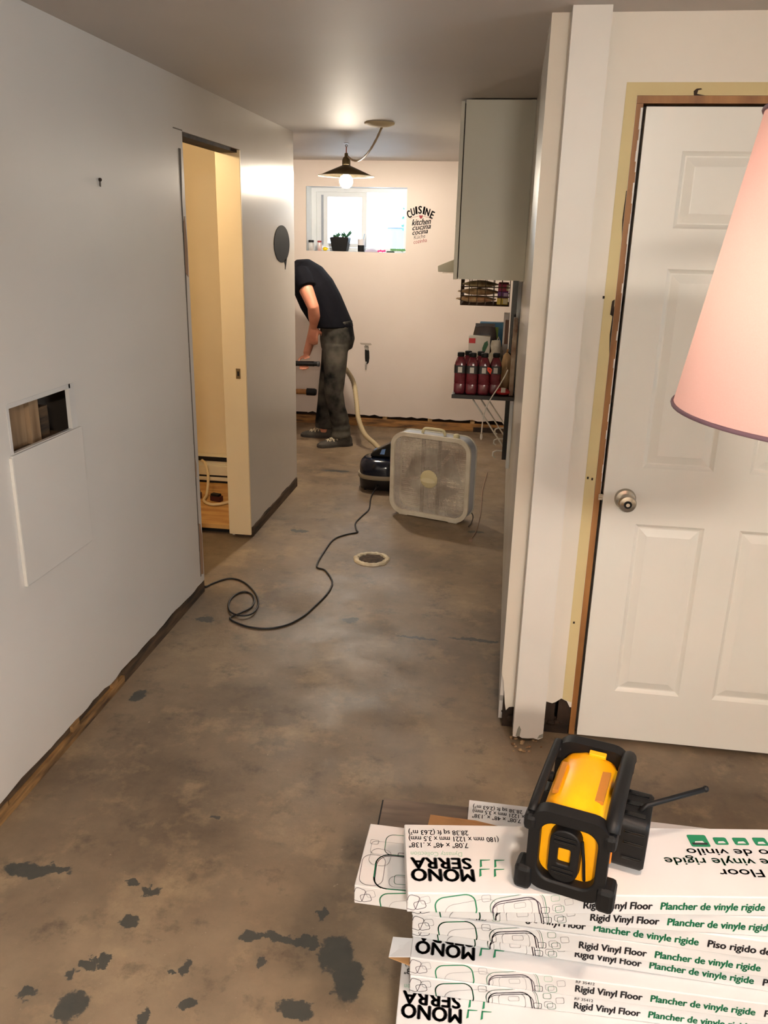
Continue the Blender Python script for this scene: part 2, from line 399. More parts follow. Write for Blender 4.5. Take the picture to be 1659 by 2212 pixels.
# kitchen: left, back, right
struct('wall_kitchen_left', MB().box((-3.6, YS1, 0), (-3.5, YB, ZC)), WALLK)
WX0, WX1, WZ0, WZ1 = -1.787, -0.909, 1.547, 2.076
mb = MB(); T0, T1 = YB, YB + 0.013
mb.ragwall(ragged_bottom(-3.5, WX0, 0.108, 0.006, 14, 6), ZC, 'y', T0, T1)
mb.ragwall(ragged_bottom(WX1, 0.2, 0.108, 0.010, 22, 7), ZC, 'y', T0, T1)
mb.ragwall(ragged_bottom(WX0, WX1, 0.108, 0.010, 18, 8), WZ0, 'y', T0, T1)
mb.box((WX0, T0, WZ1), (WX1, T1, ZC))
wb = struct('wall_back', mb, WALLK)
mb = MB(); mb.box((-3.6, T1 + .1, 0), (WX0 - .02, T1 + .3, ZC)); mb.box((WX1 + .02, T1 + .1, 0), (.3, T1 + .3, ZC))
mb.box((WX0 - .02, T1 + .1, 0), (WX1 + .02, T1 + .3, WZ0 - .02)); mb.box((WX0 - .02, T1 + .1, WZ1 + .02), (WX1 + .02, T1 + .3, ZC))
mb.build('foundation', mat('grey_foundation', C(120, 116, 110), 0.9), wb)
# recess (sides, head and sill of the window)
mb = MB(); mb.box((WX0 - .02, T0 + .001, WZ0 - .02), (WX0, T1 + .3, WZ1 + .02)); mb.box((WX1, T0 + .001, WZ0 - .02), (WX1 + .02, T1 + .3, WZ1 + .02)); mb.box((WX0, T0 + .001, WZ1), (WX1, T1 + .3, WZ1 + .02))
mb.build('recess_lining', VINYLW, wb)
MB().box((WX0, T0 + .001, WZ0 - .02), (WX1, T1 + .3, WZ0)).build('sill', VINYLW, wb)
# base plates and studs exposed below the drywall
bb = struct('baseboard_back', MB().box((-3.4, YB + .0135, 0.002), (0.06, YB + .1, 0.075)), PLATEX)
for x in (-1.98, -1.55, -1.08, -.66, -.27): MB().box((x, YB + .015, .0755), (x + .04, YB + .1, .4)).build('stud', WOODL, bb)
MB().box((-3.4, YB + .09, .076), (0.06, YB + .1, .4)).build('vapour_barrier', DARKWOOD, bb)
MB().box((-.24, YB + .006, 0.001), (.03, YB + .013, 0.045)).build('rotten_strip', DARKWOOD, bb)
bl = struct('baseboard_left', MB().box((XL - .105, -2.8, 0.001), (XL - .0005, 2.70, 0.034)), PLATEW)
MB().box((XL - .105, -2.8, .0345), (XL - .014, 2.70, .066)).build('lower_plate', PLATED, bl)
MB().box((XL - .105, 2.705, 0.001), (XL - .002, 3.6, 0.058)).build('far_plate', PLATED, bl)
for y in (1.05, 1.86, 2.30, 2.6): MB().box((XL - .013, y, .0345), (XL - .001, y + .045, .07)).build('shim', PLATEW, bl)
bs = struct('baseboard_stub', MB().box((XL - .105, YS0 + .02, 0.001), (XL + .004, YS1 - .005, 0.060)), PLATED)
# right hall wall / partition with its rotten foot, door wall
mb = MB(); mb.ragwall([(YD + .0135, .21), (2.66, .13), (2.69, .09)] + ragged_bottom(2.70, 7.455, 0.012, 0.006, 60, 11), ZC, 'x', XR, XR + .013)
mb.box((XR + .10, 2.76, 0), (XR + .113, 7.47, ZC))
wr = struct('wall_right', mb, WALL)
MB().box((XR + .014, 2.665, 0.001), (XR + .1, 7.4, 0.04)).build('sole_plate', DARKWOOD, wr)
MB().box((XR + .014, 2.665, 0.041), (XR + .055, 2.75, ZC)).build('end_stud', DARKWOOD, wr)
DX0, DX1, DZ1 = 0.318, 1.136, 2.079
mb = MB()
r = random.Random(12)
def rag(pts, a): return [(x, z + r.uniform(-a, a)) for x, z in pts]
mb.ragwall([(XR, .23)] + rag([(.074, .20), (.080, .15), (.084, .11), (.09, .085), (.10, .10), (.112, .10), (.14, .1), (.2, .12), (.225, .133), (.25, .128), (.262, .135), (.28, .15), (.30, .145), (.312, .12)], .004) + [(DX0, .12)], ZC, 'y', YD, YD + .013)
mb.box((DX0, YD, DZ1), (DX1, YD + .013, ZC)); mb.box((DX1, YD, .1), (2.8, YD + .013, ZC))
mb.box((XR + .12, YD + .1, .05), (DX0 - .03, YD + .113, ZC)); mb.box((DX0 - .03, YD + .1, DZ1), (DX1, YD + .113, ZC)); mb.box((DX1, YD + .1, 0), (2.8, YD + .113, ZC))
wd = struct('wall_door_side', mb, WALLD)
MB().box((XR + .056, YD + .015, 0.001), (.316, YD + .098, .035)).build('sole_plate', DARKWOOD, wd)
MB().box((.225, YD + .016, .036), (.262, YD + .095, ZC)).build('stud', DARKWOOD, wd)
MB().box((.274, YD + .015, .036), (.3175, YD + .098, ZC)).build('stud', DARKWOOD, wd)
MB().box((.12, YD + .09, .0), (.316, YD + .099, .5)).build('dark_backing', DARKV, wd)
MB().box((DX1 + .001, YD + .014, .0), (2.8, YD + .099, .1)).build('sole_plate', PLATEW, wd)
# unpainted band where the casing was
mb = MB(); mb.prism([(.284, .15), (.284, 1.0), (.286, 2.112), (1.17, 2.112), (1.17, DZ1), (DX0 - .0008, DZ1), (DX0 - .0008, .14)], 'y', YD - .0009, YD)
mb.build('bare_band', RAWDRY, wd)
mb = MB()
for x, z in ((.292, .965), (.306, .962), (.283, 1.53), (.314, 1.50), (.296, .45)): mb.box((x - .003, YD - .0014, z - .004), (x + .003, YD - .0009, z + .004))
mb.prism([(.47, 2.079), (.468, 2.09), (.475, 2.096), (.487, 2.097), (.49, 2.094), (.48, 2.092), (.478, 2.083), (.50, 2.079)], 'y', YD - .0015, YD - .0009)
mb.prism([(.307, 1.48), (.316, 1.475), (.316, 1.525), (.309, 1.52)], 'y', YD - .0015, YD - .0009)
mb.prism([(.313, 1.75), (.3172, 1.70), (.3172, 1.83), (.3155, 1.83)], 'y', YD - .0015, YD - .0009)
mb.prism([(.3125, 1.42), (.3172, 1.36), (.3172, 1.5), (.3155, 1.5)], 'y', YD - .0015, YD - .0009)
mb.build('nail_hole', DARKWOOD, wd)
# closet / bathroom behind the opening
cl = struct('wall_closet_back', MB().box((-3.4, 5.27, 0), (XL - .127, 5.34, ZC)), WALLC)
struct('wall_closet_left', MB().box((-3.5, 2.6, 0), (-3.4, 5.34, ZC)), WALLC)
struct('wall_closet_near', MB().box((-3.4, 2.6, 0), (XL - .127, 2.66, ZC)), WALLC)
sf = struct('trim_subfloor', MB().box((-3.38, 4.40, 0.035), (XL - .13, 5.262, .06)), PLYW)
MB().box((-3.38, 4.44, 0.001), (XL - .13, 5.262, .034)).build('subfloor_gap_shade', DARKV, sf)  # solid dark block that paints the shade in the gap under the plywood
struct('wall_lightblock_back', MB().box((.3, 7.47, 0), (2.8, 7.6, ZC)), WALLD)  # unseen wall added to stop sky light leaking round the door
struct('wall_lightblock_right', MB().box((2.7, YD + .12, 0), (2.8, 7.47, ZC)), WALLD)  # second unseen wall, added against the same light leak
struct('wall_kitchen_near', MB().box((-3.6, 5.36, 0), (XL - .13, 5.45, ZC)), WALLK)
# rear and right walls of the room the photographer stands in
RY0, RY1, RZ0, RZ1 = -1.2, 1.2, .97, 2.1
struct('wall_rear', MB().box((XL - .1, -2.8, 0), (2.8, -2.68, ZC)), WALLD)
mb = MB(); mb.box((2.7, -2.68, 0), (2.82, RY0, ZC)); mb.box((2.7, RY1, 0), (2.82, YD, ZC)); mb.box((2.7, RY0, 0), (2.82, RY1, RZ0)); mb.box((2.7, RY0, RZ1), (2.82, RY1, ZC))
struct('wall_right_room', mb, WALLD)
w2 = MB()
for a, b in (((RY0, RZ0), (RY0 + .05, RZ1)), ((RY1 - .05, RZ0), (RY1, RZ1)), ((RY0 + .05, RZ0), (RY1 - .05, RZ0 + .05)), ((RY0 + .05, RZ1 - .05), (RY1 - .05, RZ1)), ((-.025, RZ0 + .05), (.025, RZ1 - .05))):
    w2.box((2.72, a[0], a[1]), (2.79, b[0], b[1]))
w2o = struct('window_2', w2, VINYLW)
MB().box((2.752, RY0 + .05, RZ0 + .05), (2.756, -.025, RZ1 - .05)).build('pane', PANE, w2o)
MB().box((2.752, .025, RZ0 + .05), (2.756, RY1 - .05, RZ1 - .05)).build('pane', PANE, w2o)

# ------------------------------------------------------------------ kitchen window
FY = YB + .2
mb = MB()
for a, b in (((WX0 + .001, WZ0 + .001), (WX0 + .045, WZ1 - .001)), ((WX1 - .045, WZ0 + .001), (WX1 - .001, WZ1 - .001)), ((WX0 + .045, WZ0 + .001), (WX1 - .045, WZ0 + .03)), ((WX0 + .045, WZ1 - .035), (WX1 - .045, WZ1 - .001))):
    mb.box((a[0], FY, a[1]), (b[0], FY + .08, b[1]))
win = struct('window_1', mb, VINYLW)
PXM = -1.30
sash = MB()
for a, b in (((WX0 + .046, WZ0 + .031), (WX0 + .145, WZ1 - .036)), ((PXM - .035, WZ0 + .031), (PXM + .01, WZ1 - .036)), ((WX0 + .145, WZ0 + .031), (PXM - .035, WZ0 + .065)), ((WX0 + .145, WZ1 - .075), (PXM - .035, WZ1 - .036))):
    sash.box((a[0], FY + .01, a[1]), (b[0], FY + .04, b[1]))
so = sash.build('sliding_sash', VINYLW, win)
MB().box((WX0 + .145, FY + .023, WZ0 + .065), (PXM - .035, FY + .027, WZ1 - .075)).build('pane', PANE, so)
MB().box((WX0 + .09, FY - .004, WZ0 + .05), (WX0 + .108, FY + .0095, WZ1 - .06)).build('sash_pull', mat('grey_vinyl', C(150, 158, 172), .5), so)
MB().box((PXM + .011, FY + .05, WZ0 + .031), (WX1 - .046, FY + .054, WZ1 - .036)).build('pane', PANE, win)
# the yard seen through it
SNOW = mat('snow', C(238, 242, 248), 0.8)
struct('ground_outside', MB().box((-9, 7.86, 1.40), (6, 20, 1.52)), SNOW)
yb = thing('snow_bank', 'white snow bank outside behind the kitchen window', 'snow', (-1.0, 9.0, 1.52))
mb = MB(); r = random.Random(3); rings = []
for i in range(13):
    x = -3.2 + i * .42; hgt = .26 + .12 * math.sin(i * 1.3) + r.uniform(-.03, .03)
    rings.append([(x, 8.7, 1.52), (x, 8.82, 1.52 + hgt * .7), (x, 9.1, 1.52 + hgt), (x, 9.6, 1.52 + hgt * .8), (x, 9.9, 1.52)])
mb.loft(rings); mb.build('bank', SNOW, yb, smooth=60)
gx = thing('storage_box', 'blue-grey storage box standing in the yard outside the window', 'box', (-1.05, 8.55, 1.52))
MB().box((-.17, -.1, 0), (.17, .12, .24)).build('bin', mat('blue_grey_plastic', C(140, 156, 178), .6), gx, local=True, bevel=.01)
MB().box((-.18, -.11, .24), (.18, .13, .27)).build('lid', mat('blue_grey_lid', C(160, 172, 190), .6), gx, local=True, bevel=.006)
bu = thing('bare_shrub', 'thin leafy shrub in the snow outside the right window pane', 'shrub', (-1.0, 8.3, 1.52))
mb = MB(); lf = MB(); r = random.Random(21)
for i in range(9):
    a = r.uniform(0, 6.28); tip = Vector((r.uniform(-.25, .2), r.uniform(-.1, .1), r.uniform(.3, .6)))
    mb.tube([(0, 0, 0), tip * .5 + Vector((.02, 0, .02)), tip], [.009, .006, .003], 6)
    for k in range(6):
        p = tip * r.uniform(.5, 1.0); d = Vector((r.uniform(-1, 1), r.uniform(-1, 1), r.uniform(-.3, 1))).normalized() * .035
        e = d.cross(Vector((.3, 1, .2))).normalized() * .012
        lf.add([p, p + d * .5 + e, p + d, p + d * .5 - e], [(0, 1, 2, 3)])
mb.build('stem', mat('shrub_stem', C(110, 120, 110), .8), bu, local=True); lf.build('leaf_cluster', mat('shrub_leaf', C(70, 130, 120), .7), bu, local=True, kind='stuff')

# ------------------------------------------------------------------ door
dr = bpy.data.objects.new('door_1', None); COL.objects.link(dr); dr.location = (.346, YD - .006, 0.016); dr['kind'] = 'structure'
bpy.context.view_layer.update()
dx0, dx1, dz0, dz1 = .346, 1.108, .016, 2.05
F0, F1 = YD - .006, YD + .029
px = ((.457, .673), (.782, .998)); pz = ((.205, .821), (1.010, 1.617), (1.730, 1.937))
mb = MB()
for a, b in ((dx0, px[0][0]), (px[0][1], px[1][0]), (px[1][1], dx1)): mb.box((a, F0, dz0), (b, F1, dz1))
for x0, x1 in px:
    zz = [dz0] + [v for p in pz for v in p] + [dz1]
    for i in range(0, len(zz), 2): mb.box((x0, F0, zz[i]), (x1, F1, zz[i + 1]))
    for z0, z1 in pz: mb.box((x0, F0 + .012, z0), (x1, F1, z1))
mb.build('leaf', DOORW, dr)
for x0, x1 in px:
    for z0, z1 in pz:
        mb = MB(); rings = []
        for ins, dep in ((0, 0), (.006, .0055), (.012, .0095), (.016, .0095), (.040, .002), (.042, .0018)):
            rings.append([(x0 + ins, F0 + dep, z0 + ins), (x1 - ins, F0 + dep, z0 + ins), (x1 - ins, F0 + dep, z1 - ins), (x0 + ins, F0 + dep, z1 - ins)])
        mb.loft(rings, cap=False); k = len(mb.v); mb.f.append((k - 4, k - 3, k - 2, k - 1))
        mb.build('panel', DOORW, dr)
kb = MB().lathe([(.034, 0), (.034, -.004), (.030, -.010), (.016, -.014), (.012, -.03), (.014, -.034), (.024, -.04), (.0285, -.05), (.0285, -.058), (.025, -.066), (.012, -.069)], (.415, F0, .905), 'y', 32).build('knob', STEEL, dr, smooth=40)
MB().lathe([(.0125, -.0692), (.0125, -.0705), (.010, -.0706)], (.415, F0, .905), 'y', 20).build('keyhole_ring', DARKV, kb)
MB().lathe([(.006, -.0707), (.006, -.0725)], (.415, F0, .905), 'y', 14).build('lock_button', CHROME, kb)
jm = struct('trim_1', MB().box((DX0, YD - .0012, .012), (.337, YD + .1, DZ1 - .0205)).box((DX0, YD - .0012, DZ1 - .02), (DX1, YD + .1, DZ1 - .0005)).box((1.118, YD - .0012, .012), (DX1 - .0005, YD + .1, DZ1 - .0205)), JAMB)
mb = MB().box((.3375, YD + .032, .012), (.350, YD + .05, 2.055)).box((.35, YD + .032, 2.045), (1.117, YD + .05, 2.058)); mb.build('stop', mat('dark_stop', C(54, 44, 36), .8), jm)
mb = MB(); r = random.Random(31)
zz = [.9 + i * .028 for i in range(42)]
for z0, z1 in zip(zz[:-1], zz[1:]):
    w = r.uniform(.0005, .0045) if z0 < 1.9 else r.uniform(.003, .007)
    mb.box((.337 - w, YD - .0018, z0), (.3372, YD - .0012, z1))
mb.build('paint_drip', POSTW, jm)
lt = MB().box((.331, YD - .006, .895), (.3455, YD + .02, .915)); lt.box((.333, YD - .009, .899), (.343, YD - .006, .904)); lt.box((.333, YD - .009, .907), (.343, YD - .006, .911)); lt.build('latch', STEEL, jm)
# casing-less white corner board in front of the partition end
mb = MB(); r = random.Random(8)
mb.prism([(.118, .030), (.13, .028), (.138, .034), (.15, .026), (.17, .027), (.19, .030), (.208, .026), (.222, .036), (.222, 2.2845), (.118, 2.2845)], 'y', 2.56, YD - .001)
cb = struct('trim_2', mb, POSTW)
mb = MB(); mb.prism([(.128, .032), (.142, .032), (.145, .06), (.138, .075), (.133, .062)], 'y', 2.5592, 2.56); mb.prism([(.203, .03), (.2215, .038), (.2215, .052), (.209, .044)], 'y', 2.5592, 2.56)
mb.build('chipped_paint', mat('chipped_grey', C(140, 138, 126), .8), cb)
cr = thing('plaster_crumb', 'crumbled plaster bits on the floor under the white corner board', 'debris', (.16, 2.56, 0))
mb = MB(); r = random.Random(44)
for i in range(26):
    x, y, s = r.uniform(-.05, .06), r.uniform(-.05, .07), r.uniform(.003, .009)
    mb.sphere((x, y, s * .6), (s, s * .8, s * .6), 6, 4)
mb.build('crumb', mat('crumb_plaster', C(190, 160, 120), .9, var=C(110, 70, 44), scale=50), cr, local=True, kind='stuff')
mb = MB(); r = random.Random(45); rt = []
for i in range(40):
    x, y, s = r.uniform(.08, .31), r.uniform(2.652, 2.70), r.uniform(.006, .02); mb.sphere((x, y, .036 + s * .4), (s, s * .5, s * .7), 6, 4)
mb.build('rot_debris', DARKWOOD, wd, kind='stuff')

# ------------------------------------------------------------------ on the left wall
ap = thing('access_panel', 'square white access cover lowered below the wall cut-out', 'panel', (XL, 2.33, .66))
MB().prism([(2.128, .66), (2.538, .66), (2.538, 1.066), (2.128, 1.066)], 'x', XL + .0005, XL + .0095).build('cover', WALL, ap, bevel=.002)
MB().box((XL + .0005, 2.122, .662), (XL + .0105, 2.1275, 1.06)).build('edge_strip', POSTW, ap)
an = thing('wall_anchor', 'small dark screw anchor left in the wall above the cut-out', 'anchor', (XL, 2.822, 1.848))
MB().lathe([(.006, 0), (.006, .006), (.003, .009)], (XL, 2.822, 1.848), 'x', 10).build('screw_head', DARKWOOD, an)
MB().prism([(2.819, 1.83), (2.824, 1.826), (2.826, 1.842), (2.82, 1.843)], 'x', XL, XL + .004).build('torn_plug', mat('crack_shadow_gap', C(70, 62, 56), .9), an)
bn = thing('chalkboard_decal', 'black oval speech-bubble chalkboard decal on the stub wall', 'decal', (XL, 5.15, 1.50))
mb = MB(); poly = []
for i in range(48):
    a = 2 * PI * i / 48; poly.append((5.152 + .178 * math.cos(a), 1.626 + .108 * math.sin(a)))
mb.prism(poly, 'x', XL + .0003, XL + .003).build('bubble', mat('chalkboard_black', C(16, 16, 19), .8, var=C(22, 22, 25), scale=12, spec=.08), bn)
MB().prism([(5.20, 1.53), (5.262, 1.545), (5.245, 1.51), (5.222, 1.475), (5.226, 1.50)], 'x', XL + .0004, XL + .003).build('tail', MATS['chalkboard_black'], bn)

# ------------------------------------------------------------------ closet contents
ht = thing('baseboard_heater', 'white electric baseboard heater on the yellow wall through the doorway', 'heater', (-2.3, 5.20, .0605))
MB().box((-2.9, 5.21, .075), (-1.56, 5.269, .215)).build('casing', mat('heater_enamel', C(232, 220, 190), .4), ht)
MB().box((-2.9, 5.19, .119), (-1.56, 5.209, .190)).build('front_cover', MATS['heater_enamel'], ht, bevel=.004)
MB().box((-2.9, 5.20, .216), (-1.56, 5.268, .245)).build('top_slot', DARKV, ht)
MB().box((-2.9, 5.2, .246), (-1.56, 5.268, .250)).build('top_lip', MATS['heater_enamel'], ht)
MB().box((-2.9, 5.195, .107), (-1.56, 5.2085, .118)).build('bottom_slot', DARKV, ht)
MB().box((-2.9, 5.195, .085), (-1.56, 5.2085, .1065)).build('lower_lip', MATS['heater_enamel'], ht)
MB().box((-2.9, 5.21, .061), (-1.56, 5.26, .0745)).build('foot_rail', DARKV, ht)
wc = thing('water_tube', 'pale flexible tube rising from the plywood past the heater', 'tube', (-1.84, 4.9, .061))
MB().tube(spline([(-1.95, 5.12, .24), (-1.90, 5.05, .235), (-1.86, 4.98, .17), (-1.845, 4.9, .08), (-1.82, 4.78, .072), (-1.74, 4.72, .071), (-1.66, 4.80, .071), (-1.64, 4.95, .071), (-1.7, 5.05, .071)]), .009, 10).build('tube', mat('pale_tube', C(226, 204, 160), .4), wc, smooth=True)
for i, (x, y, lb) in enumerate(((-1.905, 4.86, 'dark red clamp block on plywood left of the pale tube'), (-1.755, 4.83, 'dark red clamp block on plywood right of the pale tube'))):
    k = thing('clamp_block', lb, 'clamp', (x, y, .0605), .2 - .5 * i, 'clamp blocks on the plywood')
    MB().box((-.038, -.02, 0), (.038, .02, .035)).build('block', mat('dark_red_plastic', C(70, 26, 24), .5), k, local=True, bevel=.004)
    MB().box((-.03, -.024, .0355), (.03, .012, .05)).build('jaw', BLK, k, local=True, bevel=.003)
cb2 = thing('bare_bulb', 'warm bare bulb on the closet ceiling out of sight', 'lamp', (-1.95, 3.75, ZC))
MB().lathe([(.05, 0), (.05, -.02), (.022, -.03), (.022, -.07), (.018, -.07)], (-1.95, 3.75, ZC - .0005)).build('socket', VINYLW, cb2, smooth=40)
CLOSETB = emis('closet_bulb_glow', (1.0, .76, .45, 1), 120)
MB().sphere((-1.95, 3.75, ZC - .105), .036).build('bulb', CLOSETB, cb2, smooth=True)

# ------------------------------------------------------------------ pendant lamp
LX, LY = -1.173, 6.09
pl = thing('pendant_lamp', 'brass pendant lamp with shallow cone shade and lit globe bulb', 'lamp', (LX, LY, ZC))
BRASS = mat('aged_brass_enamel', C(112, 98, 70), 0.3, metal=.7, var=C(92, 80, 58), scale=9)
sh = MB().lathe([(.193, 2.074), (.030, 2.142), (.0285, 2.147)], (LX, LY, 0), n=48, cap=False).build('shade', BRASS, pl, smooth=40)
md = sh.modifiers.new('thick', 'SOLIDIFY'); md.thickness = .002; md.offset = 1
MB().lathe([(.190, 2.0735), (.030, 2.1395)], (LX, LY, 0), n=48, cap=False).build('shade_lining', mat('white_enamel', C(236, 226, 205), .3), pl, smooth=40)
rim = MB(); rim.lathe([(.191, 2.072), (.196, 2.0715), (.1965, 2.075), (.193, 2.077), (.191, 2.072)], (LX, LY, 0), n=48, cap=False); rim.build('rim', mat('white_enamel', C(236, 226, 205), .3), pl, smooth=True)
MB().lathe([(.029, 2.1475), (.0285, 2.175), (.022, 2.192), (.013, 2.2), (.012, 2.218), (.009, 2.222)], (LX, LY, 0)).build('socket_cover', BRASS, pl, smooth=40)
MB().tube([(LX, LY, 2.2225), (LX, LY, 2.262)], .004, 8).build('hanging_rod', mat('copper_rod', C(160, 90, 60), .3, metal=.8), pl)
hk = MB().tube([(LX + .007 * math.cos(a), LY, 2.268 + .007 * math.sin(a)) for a in [i * PI / 8 for i in range(-3, 13)]], .0025, 6); hk.lathe([(.018, 2.2815), (.018, 2.2845)], (LX, LY, 0)); hk.build('ceiling_hook', BRASS, pl)
BULB = emis('kitchen_bulb_glow', (1.0, .87, .70, 1), 185)
MB().sphere((LX, LY, 2.040), .046, 24, 14).build('bulb', BULB, pl, smooth=True)
MB().tube([(LX, LY, 2.088), (LX, LY, 2.135)], .016, 14).build('socket', VINYLW, pl)
cn = thing('ceiling_canopy', 'round plaster-white ceiling canopy feeding the swagged lamp cord', 'canopy', (-.776, 5.0, ZC))
MB().lathe([(.085, -.0005), (.083, -.010), (.055, -.020), (.02, -.024)], (-.776, 5.0, ZC), n=32).build('cover', mat('canopy_plaster', C(196, 180, 150), .7), cn, smooth=50)
mb = MB()
a, b = Vector((-.765, 5.01, 2.262)), Vector((LX + .012, LY - .004, 2.2))
pts = [a.lerp(b, i / 24) + Vector((0, 0, -.34 * (i / 24) * (1 - i / 24))) for i in range(25)]
mb.tube(pts, .0055, 8, rf=lambda i, n: .0055 if i % 2 else .007).build('swag_cord', mat('twisted_cord', C(160, 140, 110), .6), cn, smooth=True)

# ------------------------------------------------------------------ lettering decal
dc = thing('cuisine_decal', 'black and red kitchen lettering decal beside the window', 'decal', (-.78, YB, 1.6))
FX = ((1, 0, 0), (0, 0, 1))
def wall_text(body, x, z, size, m, bold=.0, shear=0., ang=0., width=None, name='lettering'):
    me = text_mesh(body, size, bold, shear, 'CENTER', 1.0, width); a = math.radians(ang)
    inv = world_of(dc).inverted()
    o = put_text(me, name, m, dc, inv @ Vector((x, YB - .0008, z)), ((math.cos(a), 0, math.sin(a)), (-math.sin(a), 0, math.cos(a))))
    return o
RED = mat('red_decal_ink', C(150, 40, 52), .6); INKD = mat('decal_black', C(38, 30, 34), .6)
for i, ch in enumerate('CUISINE'):
    t = (i - 3) / 3.0; xs = (-.092, -.063, -.038, -.010, .020, .047, .083)[i]
    wall_text(ch, -.785 + xs, 1.872 - .035 * t * t, .085, INKD, .034, 0, -t * 22, width=(.030, .030, .011, .028, .011, .034, .026)[i])
mb = MB(); mb.prism([(-.802, 1.857), (-.768, 1.857), (-.774, 1.838), (-.785, 1.828), (-.796, 1.838)], 'y', YB - .0009, YB - .0003); mb.build('ornament', RED, dc)
mb = MB()
for s in (-1, 1): mb.ribbon([(-.785 + s * (.022 + .012 * i), YB - .0008, 1.848 - .0006 * i * i + .002 * math.sin(i * 2)) for i in range(7)], .003, (0, -1, 0))
mb.build('flourish', mat('faded_red_ink', C(176, 120, 122), .6), dc, kind='stuff')
wall_text('kitchen', -.782, 1.782, .070, INKD, .022, .4, 6, .165)
wall_text('cucina', -.780, 1.744, .060, INKD, .022, .4, 7, .16)
wall_text('cocina', -.790, 1.706, .056, INKD, .022, .4, 8, .135)
wall_text('Küche', -.792, 1.670, .046, mat('decal_grey', C(80, 70, 70), .6), .0, .25, 10, .10)
wall_text('cozinha', -.785, 1.634, .046, RED, .0, .25, 10, .115)

# ------------------------------------------------------------------ outlet hole, pipes
oh = thing('outlet_box', 'torn open black electrical box hole in the kitchen back wall', 'outlet', (-1.232, YB, .62))
mb = MB(); mb.prism([(-1.252, .70), (-1.243, .715), (-1.22, .71), (-1.212, .69), (-1.21, .63), (-1.216, .59), (-1.232, .575), (-1.245, .59), (-1.25, .63)], 'y', YB - .006, YB - .0005); mb.build('box_opening', DARKV, oh)
mb = MB(); mb.prism([(-1.257, .735), (-1.247, .75), (-1.232, .742), (-1.222, .748), (-1.214, .725), (-1.225, .70), (-1.24, .705)], 'y', YB - .012, YB - .0065); mb.build('torn_flap', mat('plaster_grey', C(176, 172, 164), .9, var=C(90, 82, 74), scale=30), oh)
MB().tube([(-1.238, YB - .012, .60), (-1.24, YB - .02, .57), (-1.242, YB - .012, .53)], .007, 8).build('loose_wire', mat('grey_wire', C(170, 164, 156), .5), oh)
MB().prism([(-1.30, .765), (-1.2, .765), (-1.19, .75), (-1.21, .745), (-1.29, .75)], 'y', YB - .001, YB - .0003).build('smear', mat('plaster_smear', C(172, 160, 148), .8), oh)
pp = thing('drain_pipe', 'brown capped drain pipe sticking out low behind the legs', 'pipe', (-2.0, YB, .34))
MB().tube(spline([(-1.98, YB - .001, .344), (-1.97, 7.32, .344), (-1.93, 7.22, .344), (-1.86, 7.2, .344), (-1.72, 7.2, .346)]), .024, 14).build('pipe', JAMB, pp, smooth=True)
MB().lathe([(.032, -1.73), (.032, -1.66), (.026, -1.645)], (0, 7.2, .346), 'x', 20).build('cap', BLK, pp, smooth=40)

# ------------------------------------------------------------------ sill items
SZ = WZ0 + .0005
def jar(x, lidm, bodym, lb, hgt, r, lidh):
    t = thing('glass_jar', lb, 'jar', (x, 7.515, SZ))
    MB().lathe([(r * .9, 0), (r, .006), (r, hgt * .8), (r * .8, hgt)], (0, 0, 0)).build('body', bodym, t, local=True, smooth=40)
    MB().lathe([(r * .92, hgt), (r * .92, hgt + lidh), (r * .8, hgt + lidh + .002)], (0, 0, 0)).build('lid', lidm, t, local=True, smooth=40)
GLS = mat('cloudy_glass', C(206, 210, 214), .15, var=C(186, 176, 170), scale=20)
jar(-1.757, BLK, GLS, 'clear spice jar with black lid at the left end of the sill', .068, .026, .018)
jar(-1.682, RED, mat('pale_jar_glass', C(222, 214, 216), .15, var=C(200, 150, 140), scale=20), 'small clear jar with red lid on the sill', .07, .02, .012)
t = thing('yellow_lemon', 'small bright yellow lemon ornament beside the black pot', 'ornament', (-1.628, 7.50, SZ)); MB().sphere((0, 0, .017), (.022, .017, .017)).build('fruit', mat('lemon_yellow', C(250, 214, 20), .4), t, local=True, smooth=True); MB().sphere((.021, 0, .02), .006, 8, 6).build('tip', MATS['lemon_yellow'], t, local=True, smooth=True)
pt = thing('potted_succulent', 'black tapered plant pot with a small green succulent on sill', 'plant', (-1.503, 7.56, SZ))
MB().hexa([(-.062, -.055, 0), (.062, -.055, 0), (.062, .055, 0), (-.062, .055, 0)], [(-.084, -.07, .115), (.084, -.07, .115), (.084, .07, .115), (-.084, .07, .115)]).build('pot', BLK, pt, local=True, bevel=.008)
MB().box((-.076, -.064, .1155), (.076, .064, .119)).build('soil', DARKWOOD, pt, local=True)
r = random.Random(2)
LEAF = mat('succulent_green', C(60, 110, 84), .5)
for cx0, hh, n in ((.05, .075, 9), (-.03, .05, 6), (.02, .035, 5), (-.055, .028, 4)):
    for i in range(n):
        a = r.uniform(0, 6.28); L = hh * r.uniform(.6, 1.1); d = Vector((math.cos(a) * .7, math.sin(a) * .7, r.uniform(.5, 1.2))).normalized() * L; b0 = Vector((cx0, 0, .117))
        e = d.cross(Vector((.2, .3, 1))).normalized() * .009; g = d.cross(e).normalized() * .003
        lm = MB().hexa([b0 - e - g, b0 + e - g, b0 + e + g, b0 - e + g], [b0 + d * .6 - e * 1.1 - g, b0 + d * .6 + e * 1.1 - g, b0 + d * .6 + e * 1.1 + g, b0 + d * .6 - e * 1.1 + g])
        lm.hexa([b0 + d * .6 - e * 1.1 - g, b0 + d * .6 + e * 1.1 - g, b0 + d * .6 + e * 1.1 + g, b0 + d * .6 - e * 1.1 + g], [b0 + d - e * .1, b0 + d + e * .1, b0 + d + e * .1 + g * .1, b0 + d - e * .1 + g * .1]).build('leaf', LEAF, pt, local=True)
